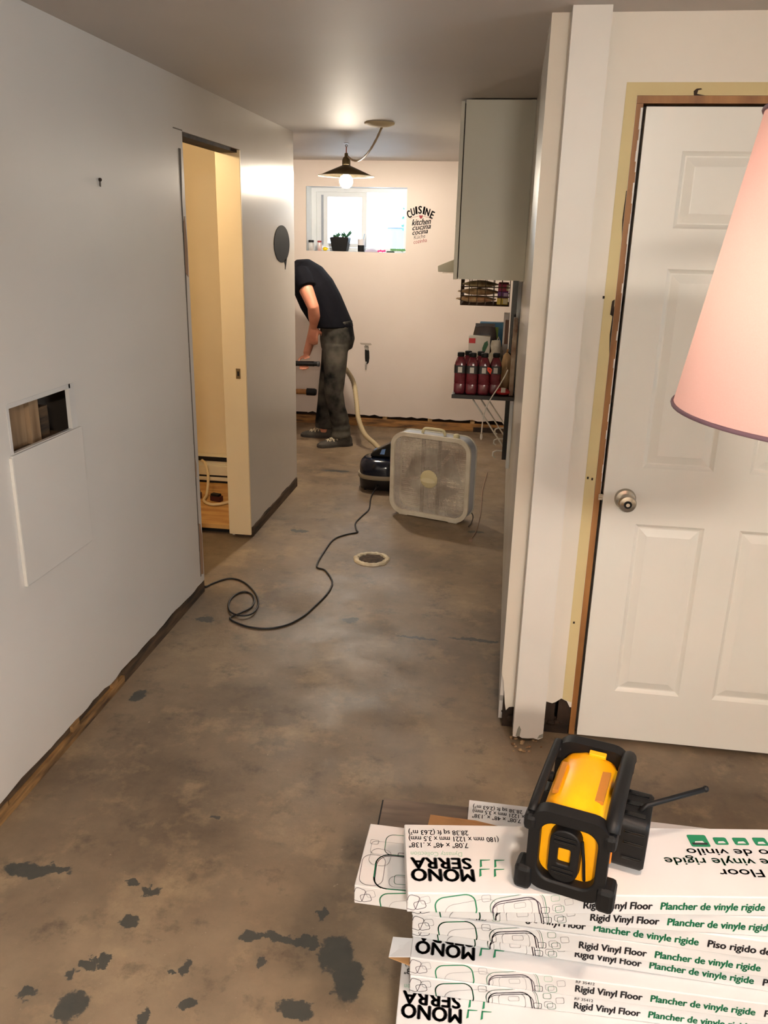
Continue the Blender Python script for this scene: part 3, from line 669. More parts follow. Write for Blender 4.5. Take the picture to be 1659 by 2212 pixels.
t = thing('two_tone_cup', 'white cup with a black lower half on the sill', 'cup', (-1.311, 7.52, SZ))
MB().lathe([(.026, 0), (.028, .01), (.029, .055)], (0, 0, 0)).build('lower_half', BLK, t, local=True, smooth=40); MB().lathe([(.0292, .0552), (.032, .105), (.029, .105), (.027, .06)], (0, 0, 0)).build('upper_half', mat('white_ceramic', C(226, 222, 226), .3), t, local=True, smooth=40)
MB().tube([(.012, 0, .07), (.03, .0, .15)], .004, 8).build('brush', mat('pale_blue_plastic', C(170, 200, 225), .4), t, local=True)
t = thing('folded_cloth', 'pale lilac folded cloth lying on the sill', 'cloth', (-1.215, 7.51, SZ)); 
mb = MB(); mb.loft([[(x, y, z * k) for y, z in ((-.03, 0), (-.03, .012), (-.01, .022 + .006 * math.sin(x * 90)), (.02, .016), (.035, 0))] for x, k in ((-.055, .5), (-.03, 1), (0, 1.25), (.03, .9), (.055, .4))]); mb.build('cloth', mat('lilac_cloth', C(196, 188, 214), .8), t, local=True, smooth=60)
t = thing('pink_brooch', 'tiny hot pink ornament with small petals on the sill', 'ornament', (-1.125, 7.50, SZ))
for i in range(4): MB().sphere((-.027 + .018 * i, 0, .009 + .004 * (i % 2)), (.010, .008, .009), 10, 6).build('petal', mat('hot_pink', C(240, 40, 140), .5), t, local=True, smooth=True)
t = thing('green_sprig', 'trailing green sprig at the right end of the sill', 'plant', (-.985, 7.51, SZ))
MB().tube(spline([(-.06, .0, .006), (-.02, 0, .022), (.02, 0, .018), (.05, -.01, .008)]), .003, 6).build('stem', LEAF, t, local=True)
for i in range(9):
    x = -.06 + i * .014; lm = MB(); s = .012 + .004 * (i % 3); lm.hexa([(x, -.004, .012), (x + s, -.008, .02), (x + s * .5, .0, .035), (x - s * .5, 0, .03)], [(x, .0, .011), (x + s, -.004, .019), (x + s * .5, .004, .034), (x - s * .5, .004, .029)]); lm.build('leaf', mat('sprig_green', C(96, 160, 96), .5), t, local=True)
t = thing('dark_tray', 'small dark green tray under the sprig on the sill', 'tray', (-1.045, 7.495, SZ)); MB().box((-.035, -.012, 0), (.035, .012, .010)).build('tray', mat('dark_green_plastic', C(30, 66, 60), .4), t, local=True, bevel=.003); MB().box((-.03, -.008, .0102), (.03, .008, .012)).build('tray_insert', BLK, t, local=True)

# ------------------------------------------------------------------ wall cabinets, hood
def cabinet(y0, y1, lb, knobs):
    t = thing('wall_cabinet', lb, 'cabinet', (-.1, y0, 1.50), 0, 'upper kitchen cabinets')
    MB().box((-.247, y0 + .001, 1.50), (XR - .0008, y1 - .001, ZC - .006)).build('body', CABW, t)
    MB().box((XR - .022, y0 - .006, 1.498), (XR - .0008, y0 + .0005, ZC - .006)).build('scribe_strip', CABW, t)
    d = MB().box((-.270, y0 + .002, 1.498), (-.2515, y1 - .002, ZC - .012)).build('door', CABW, t, bevel=.002)
    for yk, zk in knobs: MB().lathe([(.006, 0), (.006, -.012), (.013, -.018), (.013, -.024), (.006, -.028)], (-.270, yk, zk), 'x', 16).build('knob', BLK, d, smooth=40)
    mb = MB().box((-.2512, y0 + .01, 1.51), (-.2472, y1 - .01, ZC - .02)); mb.build('door_gap_shade', DARKV, t)  # dark strip painting the shade in the gap behind the cabinet door
    return t
cabinet(4.13, 4.62, 'nearest pale grey wall cabinet with tall plain side panel', [(4.56, 1.745)])
cabinet(4.622, 5.10, 'pale grey wall cabinet between the nearest one and the hood', [(4.66, 1.745)])
hd2 = thing('range_hood', 'pale sloped range hood past the wall cabinets', 'hood', (-.2, 5.12, 1.49))
MB().prism([(-.425, 1.492), (XR - .001, 1.492), (XR - .001, 1.60), (-.25, 1.60), (-.35, 1.558), (-.428, 1.526)], 'y', 5.11, 5.86).build('canopy', CABW, hd2, bevel=.004)
MB().box((-.24, 5.11, 1.601), (XR - .001, 5.86, 1.75)).build('upper_box', CABW, hd2)
MB().box((-.40, 5.13, 1.484), (XR - .02, 5.84, 1.4915)).build('filter', STEEL, hd2)

# ------------------------------------------------------------------ wire basket with packets
GW = mat('brown_wire', C(70, 54, 42), .4, metal=.6)
bk = thing('wire_basket', 'brown wire basket slung under the nearest wall cabinet', 'basket', (-.11, 4.45, 1.36))
mb = MB(); bx0, bx1, by0, by1, bz0, bz1 = -.24, .004, 4.34, 4.62, 1.365, 1.497
for i in range(7):
    x = bx0 + (bx1 - bx0) * i / 6; mb.tube([(x, by0, bz1), (x, by0, bz0), (x, by1, bz0), (x, by1, bz1)], .0022, 6)
for i in range(8):
    y = by0 + (by1 - by0) * i / 7; mb.tube([(bx0, y, bz1), (bx0, y, bz0), (bx1, y, bz0), (bx1, y, bz1)], .0022, 6)
mb.build('wire', GW, bk)
for z in (bz0 + .045, bz0 + .09): MB().tube([(bx0, by0, z), (bx1, by0, z), (bx1, by1, z), (bx0, by1, z), (bx0, by0, z)], .003, 6).build('rail', GW, bk)
def packet(nm, lb, x0, x1, y0, z0, z1, m, seed, tilt=0):
    t = thing(nm, lb, 'packet', ((x0 + x1) / 2, y0 + .05, z0), 0, 'food packets in the wire basket')
    r = random.Random(seed); L = (x1 - x0) / 2; H = (z1 - z0); rings = []
    for i in range(9):
        u = -1 + i / 4.0; k = max(.08, (1 - abs(u) ** 2.5)); rings.append([(u * L, .055 * math.cos(a), H * .5 + tilt * u + H * .5 * k * math.sin(a) * (1 + r.uniform(-.08, .05))) for a in [2 * PI * j / 12 for j in range(12)]])
    b = MB().loft(rings).build('pouch', m, t, local=True, smooth=60)
    for s in (-1, 1): MB().box((s * L - .006, -.045, H * .5 + tilt * s - .0015), (s * L + .006, .045, H * .5 + tilt * s + .0015)).build('seal', m, t, local=True)
packet('snack_packet', 'tan packet with red tip at the bottom of the wire basket', -.262, -.07, 4.40, 1.37, 1.407, mat('tan_foil', C(206, 180, 134), .4, var=C(160, 110, 80), scale=25), 1)
packet('snack_packet', 'brown crinkled packet in the middle of the wire basket', -.255, -.05, 4.40, 1.408, 1.444, mat('brown_foil', C(186, 158, 116), .4, var=C(130, 96, 66), scale=25), 2)
packet('snack_packet', 'olive packet at the top of the wire basket', -.235, -.06, 4.40, 1.445, 1.483, mat('olive_foil', C(190, 172, 130), .4, var=C(120, 100, 70), scale=25), 3)
def carton(nm, lb, x0, x1, y0, y1, z0, z1, m, panelm=None, rz=0, grp=None, cat='carton', pf=(.1, .15, .9, .85)):
    t = thing(nm, lb, cat, ((x0 + x1) / 2, (y0 + y1) / 2, z0), rz, grp)
    a, d, h = (x1 - x0) / 2, (y1 - y0) / 2, z1 - z0
    MB().box((-a, -d, 0), (a, d, h)).build('box', m, t, local=True, bevel=.002)
    if panelm: MB().box((-a + 2 * a * pf[0], -d - .0008, h * pf[1]), (-a + 2 * a * pf[2], -d, h * pf[3])).build('printed_panel', panelm, t, local=True)
    return t
YELB = mat('yellow_card', C(206, 178, 60), .5); PUR = mat('purple_card', C(108, 48, 120), .5); MAG = mat('magenta_card', C(150, 20, 60), .5)
carton('food_carton', 'yellow food carton at the bottom of the wire basket', -.058, -.002, 4.37, 4.55, 1.370, 1.402, YELB, mat('pale_label', C(210, 196, 150), .5), grp='cartons in the wire basket', pf=(.55, .1, .95, .9))
carton('food_carton', 'purple food carton between yellow and magenta cartons', -.056, -.002, 4.37, 4.55, 1.4025, 1.434, PUR, mat('lilac_label', C(200, 170, 200), .5), grp='cartons in the wire basket', pf=(.55, .2, .95, .8))
carton('food_carton', 'magenta food carton on top in the wire basket', -.055, -.002, 4.37, 4.55, 1.4345, 1.472, MAG, mat('pale_label', C(210, 196, 150), .5), grp='cartons in the wire basket', pf=(.8, .1, .98, .9))

# ------------------------------------------------------------------ wall shelf with bottles
sf = thing('wall_shelf', 'black topped wall shelf on white wire brackets', 'shelf', (-.1, 4.46, .5))
SZT = .884
MB().box((-.270, 4.46, .862), (XR - .001, 5.5, SZT)).build('shelf_board', mat('black_laminate', C(22, 20, 20), .35), sf, bevel=.002)
MB().box((.022, 4.60, .50), (.046, 4.64, .8615)).build('upright', BLKG, sf); MB().box((.018, 4.64, SZT + .0005), (.05, 4.70, 1.499)).build('upright', BLKG, sf)
WW = mat('white_wire', C(214, 210, 202), .35)
for y in (4.62, 4.92, 5.22):
    MB().tube(spline([(-.18, y, .8615), (.045, y, .545), (.055, y, .54)], 6), .0045, 8).build('bracket', WW, sf)
    MB().tube([(.062, y, .548), (-.01, y, .545), (-.028, y, .535), (-.03, y, .515), (-.015, y, .505)], .0045, 8).build('bracket_hook', WW, sf)
MB().box((.047, 4.56, .46), (XR - .001, 4.70, 1.499)).build('lit_wall_strip', VINYLW, sf)  # white strip standing in for bright light on the wall behind the upright
PLUM = mat('red_juice', C(116, 40, 52), .15, var=C(84, 20, 32), scale=30); LBL = mat('black_label', C(32, 28, 30), .45); BAR = mat('barcode_white', C(196, 192, 188), .6)
spots = [(-.232, 4.51), (-.168, 4.505), (-.104, 4.51), (-.043, 4.53), (-.196, 4.575), (-.128, 4.575)]
names = ['leftmost front', 'second front', 'third front', 'rightmost front', 'left rear', 'right rear']
for (x, y), nm in zip(spots, names):
    t = thing('juice_bottle', 'red juice bottle with black cap, %s one of the pack on the shelf' % nm, 'bottle', (x, y, SZT + .0006), 0, 'red juice bottles on the shelf')
    sup([(.80, 0), (.97, .006), (1, .012), (1, .052), (.95, .056), (1, .060), (1, .14), (.94, .165), (.62, .192), (.5, .198)], .0312, .0312, 3.6, 28).build('bottle_body', PLUM, t, local=True, smooth=40)
    MB().loft([[(x * 1.03, y * 1.03, z) for x, y in rrect(.0624, .0624, .014, 4)] for z in (.112, .154)], cap=False).build('label_band', LBL, t, local=True, smooth=40)
    MB().box((-.011, -.0338, .116), (.011, -.0322, .146)).build('barcode', BAR, t, local=True)
    MB().lathe([(.018, .198), (.019, .2), (.019, .218), (.017, .22)], (0, 0, 0), n=20).build('cap', BLK, t, local=True, smooth=40)
t = thing('price_tag', 'small bright orange tag on the right front juice bottle', 'tag', (-.075, 4.475, 1.02)); MB().prism([(-.012, .0), (.006, -.022), (.014, .004), (.004, .014), (-.012, .016)], 'y', -.003, -.001).build('tag', mat('orange_tag', C(236, 70, 30), .5), t, local=True); MB().prism([(-.004, .002), (.005, -.004), (.006, .004), (0, .008)], 'y', -.0036, -.0031).build('tag_print', RED, t, local=True)
GRNL = mat('leaf_print', C(40, 96, 60), .5)
c = carton('tea_carton', 'white carton with red logo and green leaf behind the bottles', -.205, -.085, 4.72, 4.80, SZT + .0006, 1.166, mat('white_card', C(214, 208, 198), .5))
MB().box((-.058, -.0412, .245), (-.022, -.0402, .272)).build('logo', mat('logo_red', C(196, 36, 40), .5), c, local=True); MB().prism([(.02, .18), (.035, .2), (.05, .24), (.045, .262), (.028, .25), (.018, .22)], 'y', -.0412, -.0402).build('leaf_print', GRNL, c, local=True)
c = carton('cereal_carton', 'blue carton with green panel at the back of the shelf', -.152, -.004, 4.86, 4.93, SZT + .0006, 1.232, mat('blue_card', C(44, 110, 150), .45), mat('lime_card', C(130, 156, 60), .5), pf=(.12, .72, .72, .93), cat='carton')
t = thing('chips_bag', 'dark brown crinkled snack bag behind the white carton', 'bag', (-.12, 4.828, SZT + .0006)); rings = []
for i in range(9):
    z = .33 * i / 8; w = .075 * (1 - .25 * abs(i / 4 - 1) ** 2); d = .022 * (1 - abs(i / 4 - 1) ** 3) + .002; rings.append([(w * math.cos(a), d * math.sin(a), z) for a in [2 * PI * j / 14 for j in range(14)]])
MB().loft(rings).build('bag', mat('dark_foil', C(58, 40, 34), .35, var=C(30, 22, 20), scale=22), t, local=True, smooth=60); MB().box((-.055, -.002, .325), (.055, .002, .345)).build('crimp', MATS['dark_foil'], t, local=True)
t = thing('plastic_bag', 'crumpled white plastic bag on the shelf right of the carton', 'bag', (-.05, 4.672, SZT + .0006)); mb = MB(); r = random.Random(6); rings = []
for i in range(10):
    z = .27 * i / 9; k = .042 * (1 - .5 * (i / 9) ** 3); rings.append([((k * (1 + r.uniform(-.25, .25))) * math.cos(a), (k * .9 * (1 + r.uniform(-.25, .25))) * math.sin(a), z) for a in [2 * PI * j / 14 for j in range(14)]])
mb.loft(rings).build('bag', mat('white_film', C(206, 200, 190), .35, var=C(180, 172, 160), scale=30), t, local=True, smooth=60); MB().tube([(0, 0, .26), (.01, 0, .29), (.02, 0, .262)], .004, 6).build('handle', MATS['white_film'], t, local=True)
t = thing('squash', 'tan pear-shaped squash standing right of the juice bottles', 'squash', (.012, 4.605, SZT + .0006)); MB().lathe([(.012, 0), (.030, .012), (.036, .045), (.034, .1), (.026, .16), (.02, .2), (.006, .215)], (0, 0, 0), n=20).build('flesh', mat('tan_squash', C(190, 158, 120), .5), t, local=True, smooth=True); MB().tube([(0, 0, .212), (.004, 0, .235)], .005, 8).build('stem', JAMB, t, local=True)
c = carton('pasta_carton', 'tall white carton at the wall end of the shelf', -.018, .014, 4.715, 4.80, SZT + .0006, 1.297, mat('offwhite_card', C(220, 214, 214), .4), mat('brown_print', C(120, 84, 70), .5), pf=(.3, .6, .9, .92))
t = thing('cutting_board', 'patterned board leaning on the wall at the shelf end', 'board', (.040, 4.552, SZT + .0006)); MB().box((-.005, -.06, 0), (.018, .0, .41)).build('board', mat('patterned_board', C(176, 160, 140), .5, var=C(110, 70, 50), scale=14), t, local=True, bevel=.003); MB().box((-.007, -.05, .16), (-.0052, -.01, .30)).build('picture', mat('orange_brown_print', C(150, 84, 44), .5, var=C(50, 70, 50), scale=20), t, local=True)
t = thing('red_packet', 'shiny red packet lying on the shelf beside the bottles', 'packet', (.005, 4.50, SZT + .0006)); mb = MB(); mb.loft([[(x, .03 * math.cos(a), .02 + .02 * k * math.sin(a)) for a in [2 * PI * j / 12 for j in range(12)]] for x, k in ((-.04, .3), (-.02, 1), (.0, 1), (.02, .9), (.035, .3))]); mb.build('pouch', mat('red_foil', C(160, 30, 36), .3), t, local=True, smooth=60); MB().box((-.012, -.033, .02), (.012, -.026, .045)).build('sticker', BAR, t, local=True)
t = thing('hanging_cord', 'thin white cord hanging over the shelf edge', 'cord', (-.05, 4.45, .9)); MB().tube(spline([(.022, 4.452, 1.03), (.01, 4.447, 1.0), (-.02, 4.445, .94), (-.07, 4.442, .85), (-.092, 4.45, .77), (-.097, 4.46, .67)]), .0035, 8).build('cord', WW, t, smooth=True); MB().lathe([(.006, 0), (.007, -.02), (.003, -.03)], (-.097, 4.46, .672)).build('plug', WW, t)

# ------------------------------------------------------------------ unseen ceiling fill light, added behind the camera to brighten the rooms
cf = thing('ceiling_fill_light', 'unseen round ceiling fill light added behind the camera', 'lamp', (.35, -1.3, ZC))
MB().lathe([(.165, -.0005), (.165, -.02), (.155, -.026)], (.35, -1.3, ZC), n=40).build('base_plate', VINYLW, cf, smooth=40)
MB().lathe([(.15, -.0265), (.145, -.05), (.11, -.075), (.05, -.088), (.005, -.09)], (.35, -1.3, ZC), n=40).build('diffuser', emis('fill_diffuser_glow', (1.0, .905, .79, 1), 112), cf, smooth=True)

# ------------------------------------------------------------------ box fan
fn = thing('box_fan', 'dusty beige box fan standing on the concrete floor', 'fan', (-.414, 4.937, 0), math.radians(-18))
def frame_ring(mb, wo, ro, wi, ri, y0, y1, zc, n=8):
    o = rrect(wo, wo, ro, n); i = rrect(wi, wi, ri, n)
    mk = lambda p, y: (p[0], y, zc + p[1])
    return mb.loft([[mk(p, y0) for p in o], [mk(p, y1) for p in o], [mk(p, y1) for p in i], [mk(p, y0) for p in i], [mk(p, y0) for p in o]], cap=False)
FZ = .272
frame_ring(MB(), .522, .085, .500, .076, .014, .105, FZ).build('housing', FANS, fn, local=True, smooth=40)
frame_ring(MB(), .532, .09, .478, .068, -.006, .016, FZ).build('front_bezel', FANB, fn, local=True, smooth=40, bevel=.004)
frame_ring(MB(), .532, .09, .478, .068, .1052, .116, FZ).build('rear_bezel', FANB, fn, local=True, smooth=40)
def inside(x, half=.238, r=.066):
    ax = abs(x)
    return half if ax < half - r else (half - r) + math.sqrt(max(0, r * r - (ax - half + r) ** 2))
gm = MB()
k = -.235
while k < .236:
    e = inside(k); gm.box((k - .0012, -.002, FZ - e), (k + .0012, .001, FZ + e)); k += .0094
k = -.235
while k < .236:
    e = inside(k); gm.box((-e, .001, FZ + k - .0019), (e, .004, FZ + k + .0019)); k += .0088
gm.build('front_grille', DUST, fn, local=True)
gm = MB(); k = -.23
while k < .236:
    e = inside(k); gm.box((-e, .108, FZ + k - .002), (e, .111, FZ + k + .002)); k += .013
for k in (-.15, -.05, .05, .15): gm.box((k - .002, .105, FZ - .235), (k + .002, .108, FZ + .235))
gm.build('rear_grille', DUST, fn, local=True)
MB().lathe([(.006, -.013), (.045, -.011), (.056, -.006), (.058, -.0022)], (0, 0, FZ - .012), 'y', 36).build('hub_badge', CREAM, fn, local=True, smooth=40)
mb = MB(); mb.prism([(-.052, -.004), (-.035, .010), (0, .014), (.035, .008), (.05, -.008), (.03, -.016), (0, -.018), (-.035, -.014)], 'y', -.0155, -.0115); mb.v = [(x, y, z + FZ - .016) for x, y, z in mb.v]; mb.build('badge_highlight', mat('cream_highlight', C(226, 218, 186), .5), fn, local=True)  # paler eye shape, a highlight painted onto the hub badge
for x in (-.055, .055): MB().box((x - .011, .018, FZ - .25), (x + .011, .03, FZ + .25)).build('motor_strut', mat('dark_strut', C(46, 42, 38), .7), fn, local=True)
MB().lathe([(.05, .03), (.055, .04), (.055, .09), (.03, .10)], (0, 0, FZ), 'y', 24).build('motor', mat('dark_strut', C(84, 78, 72), .7), fn, local=True, smooth=40)
for i in range(5):
    a0 = 2 * PI * i / 5 + .3; mb = MB(); rings = []
    for rr_, tw, wd_ in ((.045, .9, .35), (.12, .7, .5), (.20, .5, .55)):
        q = []
        for s in (-1, 1):
            a = a0 + s * wd_; q.append((rr_ * math.cos(a), .065 - s * tw * .03, FZ + rr_ * math.sin(a)))
        rings.append([q[0], q[1], (q[1][0], q[1][1] + .003, q[1][2]), (q[0][0], q[0][1] + .003, q[0][2])])
    mb.loft(rings).build('blade', mat('fan_blade', C(170, 166, 158), .5), fn, local=True)
hp = rrect(.15, .05, .02, 5)
MB().tube(spline([(-.075, .05, .535), (-.07, .05, .553), (-.05, .05, .566), (.05, .05, .566), (.07, .05, .553), (.075, .05, .535)]), .009, 10).build('carry_handle', CREAM, fn, local=True, smooth=True)
MB().lathe([(.02, 0), (.019, .016), (.012, .022)], (.15, .05, .5335)).build('speed_knob', CREAM, fn, local=True, smooth=40)
for x in (-.17, .17): MB().box((x - .03, -.004, .0005), (x + .03, .114, .0105)).build('foot', FANB, fn, local=True, bevel=.003)
MB().tube(spline([(.24, .105, .07), (.262, .115, .03), (.275, .06, .006), (.285, -.02, .005)]), .0035, 8).build('power_lead', mat('grey_lead', C(80, 74, 70), .5), fn, local=True, smooth=True)
fc = thing('thin_cord', 'thin tan cord running over the floor right of the fan', 'cord', (-.1, 5.0, 0))
MB().tube(spline([(-.07, 6.1, .004), (-.09, 5.6, .004), (-.085, 5.2, .004), (-.09, 4.95, .004), (-.10, 4.75, .004), (-.125, 4.6, .004)]), .0032, 6).build('lead', mat('tan_lead', C(150, 122, 104), .6), fc, smooth=True)
MB().box((-.135, 4.575, .0005), (-.115, 4.6, .012)).build('plug', mat('tan_lead', C(150, 122, 104), .6), fc)

# ------------------------------------------------------------------ canister vacuum, hose, cord
VX, VY = -.80, 5.57
vc = thing('canister_vacuum', 'black canister vacuum with beige band behind the fan', 'vacuum', (VX, VY, 0))
NV = mat('blue_black_plastic', C(16, 22, 38), .15)
sup([(.93, .012), (.97, .02), (1, .088)], .155, .15).build('lower_body', mat('matte_black_plastic', C(20, 17, 18), .35), vc, local=True, smooth=40)
sup([(1.05, .0885), (1.07, .095), (1.07, .112), (1.05, .118)], .155, .15).build('bumper_band', mat('band_beige', C(150, 136, 112), .5), vc, local=True, smooth=40)
sup([(1.0, .1185), (1.0, .165), (.95, .195), (.82, .215), (.5, .225)], .155, .15).build('lid', NV, vc, local=True, smooth=40)
mb = MB(); mb.prism([(-.075, .2255), (.11, .2255), (.115, .325), (.085, .335), (.05, .325), (-.06, .262), (-.078, .245)], 'y', -.055, .035); mb.build('handle_block', BLKG, vc, local=True, bevel=.012)
MB().prism([(-.055, .269), (-.035, .281), (-.036, .284), (-.057, .272)], 'y', -.04, -.005).build('top_reflection', mat('blue_reflection', C(120, 160, 220), .2), vc, local=True)  # blue chip painted in as reflected light on the handle top
MB().hexa([(-.01, -.0565, .25), (.022, -.0565, .25), (.03, -.0565, .29), (.004, -.0565, .285)], [(-.01, -.0552, .25), (.022, -.0552, .25), (.03, -.0552, .29), (.004, -.0552, .285)]).build('side_reflection', mat('blue_reflection', C(120, 160, 220), .2), vc, local=True)  # blue facet painted in as reflected light on the handle side
MB().lathe([(.03, .0), (.03, .03), (.024, .035)], (0, .146, .15), 'y', 20).build('hose_port', BLK, vc, local=True)
for x, y in ((-.1, -.1), (.1, -.1), (-.1, .1), (.1, .1)): MB().lathe([(.014, -.008), (.014, .008)], (x, y, .0141), 'x', 14).build('caster', BLK, vc, local=True)
MB().lathe([(.012, 0), (.012, -.02), (.007, -.03)], (-.01, -.144, .045), 'y', 14).build('cord_grommet', BLK, vc, local=True)
hs = thing('vacuum_hose', 'beige ribbed vacuum hose curving from the legs to the canister', 'hose', (-1.0, 6.4, 0))
hp = spline([(-1.47, 7.06, .70), (-1.38, 7.06, .62), (-1.27, 6.97, .50), (-1.20, 6.76, .37), (-1.165, 6.66, .25), (-1.10, 6.6, .13), (-1.0, 6.55, .06), (-.90, 6.35, .035), (-.82, 6.05, .05), (-.80, 5.86, .12), (-.80, 5.755, .15)], 14)
MB().tube(hp, .021, 12, rf=lambda i, n: .0215 if i % 2 else .0185).build('hose', HOSE, hs, smooth=60)
MB().tube([(-.80, 5.762, .15), (-.80, 5.80, .142)], .0245, 14).build('cuff', HOSE, hs)
wand = thing('vacuum_wand', 'black wand handle held in the bent man\'s hand', 'tool', (-1.7, 6.58, .69))
MB().tube([(-1.95, 6.56, .60), (-1.80, 6.57, .665), (-1.70, 6.578, .688), (-1.49, 6.585, .692)], .019, 14).build('grip', BLK, wand, smooth=60)
MB().tube([(-1.70, 6.578, .688), (-1.66, 6.579, .689), (-1.52, 6.583, .691)], .0215, 14).build('rubber_sleeve', BLKG, wand, smooth=60)
MB().lathe([(.0225, -1.492), (.0225, -1.478), (.016, -1.474)], (0, 6.585, .692), 'x', 16).build('end_ring', mat('grey_ring', C(70, 70, 72), .4), wand)
cd = thing('power_cord', 'black power cord looping across the floor to the left wall', 'cord', (-.9, 3.6, 0))
cpts = [(-.812, 5.41, .045), (-.83, 5.36, .012), (-.826, 5.233), (-.803, 5.036), (-.824, 4.889), (-.84, 4.749), (-.812, 4.626), (-.80, 4.585), (-.857, 4.534), (-.911, 4.443), (-.924, 4.287), (-.921, 4.027), (-.864, 3.973), (-.809, 3.87), (-.787, 3.783), (-.79, 3.667), (-.816, 3.525), (-.844, 3.407), (-.895, 3.308), (-.967, 3.257), (-1.052, 3.254), (-1.128, 3.287), (-1.17, 3.328), (-1.137, 3.384, .007), (-1.107, 3.468), (-1.131, 3.571), (-1.182, 3.622), (-1.222, 3.591), (-1.23, 3.497), (-1.19, 3.389, .008), (-1.125, 3.347, .012), (-1.08, 3.38, .011), (-1.086, 3.498), (-1.143, 3.625), (-1.238, 3.74), (-1.32, 3.767), (-1.375, 3.70), (-1.40, 3.642)]
MB().tube(spline([p if len(p) == 3 else (p[0], p[1], .0052) for p in cpts], 6), .0046, 8).build('cable', mat('cord_black', C(20, 20, 24), .45), cd, smooth=True)
MB().tube([(-1.40, 3.642, .0062), (-1.43, 3.635, .0062), (-1.44, 3.634, .0062)], .0058, 8).build('plug', BLK, cd)

# ------------------------------------------------------------------ floor drain
dn = thing('floor_drain', 'round floor drain with rough white collar set in concrete', 'drain', (-.648, 4.182, 0))
mb = MB(); rings = []; r = random.Random(17); N = 40
jit = [r.uniform(-.006, .006) for _ in range(N)]; jz = [r.uniform(-.002, .003) for _ in range(N)]
for rad, z, kz in ((.098, .0005, 0), (.095, .009, 1), (.082, .014, 1), (.073, .010, 1), (.071, .001, 0)):
    rings.append([((rad + jit[j]) * math.cos(2 * PI * j / N), (rad + jit[(j * 7) % N] * .6) * math.sin(2 * PI * j / N), z + jz[j] * kz) for j in range(N)])
mb.loft(rings, cap=False).build('collar', mat('drain_white', C(214, 204, 180), .6, var=C(190, 176, 150), scale=40), dn, local=True, smooth=50)
MB().lathe([(.0715, .0006), (.0715, .002)], (0, 0, 0), n=32).build('drain_well', DARKWOOD, dn, local=True)
for i in range(-3, 4):
    y = i * .019; e = math.sqrt(.07 ** 2 - y * y) - .002
    MB().box((-e, y - .005, .0022), (e, y + .005, .006)).build('slat', mat('rusty_grate', C(92, 70, 52), .7, var=C(60, 44, 34), scale=40), dn, local=True)

# ------------------------------------------------------------------ the bent man
pe = thing('person', 'man in navy t-shirt and dirty dark jeans bending forward', 'person', (-1.40, 6.75, 0))
def limb(mb, pts, n=14):
    """rings of radius r round a chain of joints ((x,y,z), r)"""
    P = [Vector(p) for p, _ in pts]; rad = [q for _, q in pts]
    return mb.tube(P, rad, n)
def dense(pts, k=4):
    out = []
    for (a, ra), (b, rb) in zip(pts[:-1], pts[1:]):
        for i in range(k): t = i / k; out.append((tuple(Vector(a).lerp(Vector(b), t)), ra + (rb - ra) * t))
    return out + [pts[-1]]
YC = 6.745
def torso(mb, rows):
    mb.ellipses([((x, YC, z), (ux, 0, uz), (0, w, 0)) for x, z, ux, uz, w in rows], 24)
body = MB()
torso(body, [(-1.37, .90, .11, .0, .15), (-1.39, 1.0, .115, .01, .15), (-1.45, 1.12, .115, .04, .155), (-1.53, 1.26, .11, .065, .17), (-1.60, 1.345, .085, .07, .175), (-1.67, 1.395, .05, .07, .12), (-1.72, 1.415, .03, .06, .062), (-1.79, 1.43, .02, .055, .058)])
HC = Vector((-1.85, YC, 1.435)); hf = Vector((-.56, 0, -.83)); hu = Vector((-.83, 0, .56)); hw = Vector((0, 1, 0))   # head centre, face direction (down to the work), crown
def oell(mb, c, rf_, rw_, ru_, m=12, n=20):
    rings = []
    for i in range(m + 1):
        t = PI * i / m; k = max(.02, math.sin(t)); rings.append([c + hu * (-math.cos(t) * ru_) + hf * (k * rf_ * math.cos(2 * PI * j / n)) + hw * (k * rw_ * math.sin(2 * PI * j / n)) for j in range(n)])
    return mb.loft(rings)
oell(body, HC + hu * .03 - hf * .01, .096, .076, .092)          # skull
oell(body, HC - hu * .03 + hf * .028, .066, .060, .080)         # face
oell(body, HC - hu * .092 + hf * .058, .028, .032, .024)        # chin
oell(body, HC + hf * .084 + hu * .028, .014, .048, .012)        # brow
body.tube([HC + hf * .088 + hu * .018, HC + hf * .100 - hu * .006, HC + hf * .112 - hu * .028, HC + hf * .095 - hu * .038], [.009, .011, .014, .012], 10)   # nose
oell(body, HC + hf * .088 - hu * .060, .012, .024, .008)        # lips
for s_ in (-1, 1): oell(body, HC + hw * (s_ * .077) - hf * .005 - hu * .005, .018, .010, .030); oell(body, HC + hf * .066 - hu * .02 + hw * (s_ * .034), .020, .018, .020)
limb(body, dense([((-1.70, YC, 1.405), .066), ((-1.775, YC, 1.42), .056), (tuple(HC - hf * .03 - hu * .02), .056)]))
NS, FS = (-1.615, 6.565, 1.365), (-1.655, 6.925, 1.355)
near_arm = [(NS, .062), ((-1.56, 6.52, 1.26), .056), ((-1.502, 6.485, 1.145), .046), ((-1.508, 6.54, 1.07), .048), ((-1.525, 6.60, .985), .032)]
far_arm = [(FS, .060), ((-1.62, 6.95, 1.21), .054), ((-1.575, 6.94, 1.06), .046), ((-1.58, 6.82, .92), .044), ((-1.60, 6.655, .755), .031)]
limb(body, dense(near_arm)); limb(body, dense(far_arm))
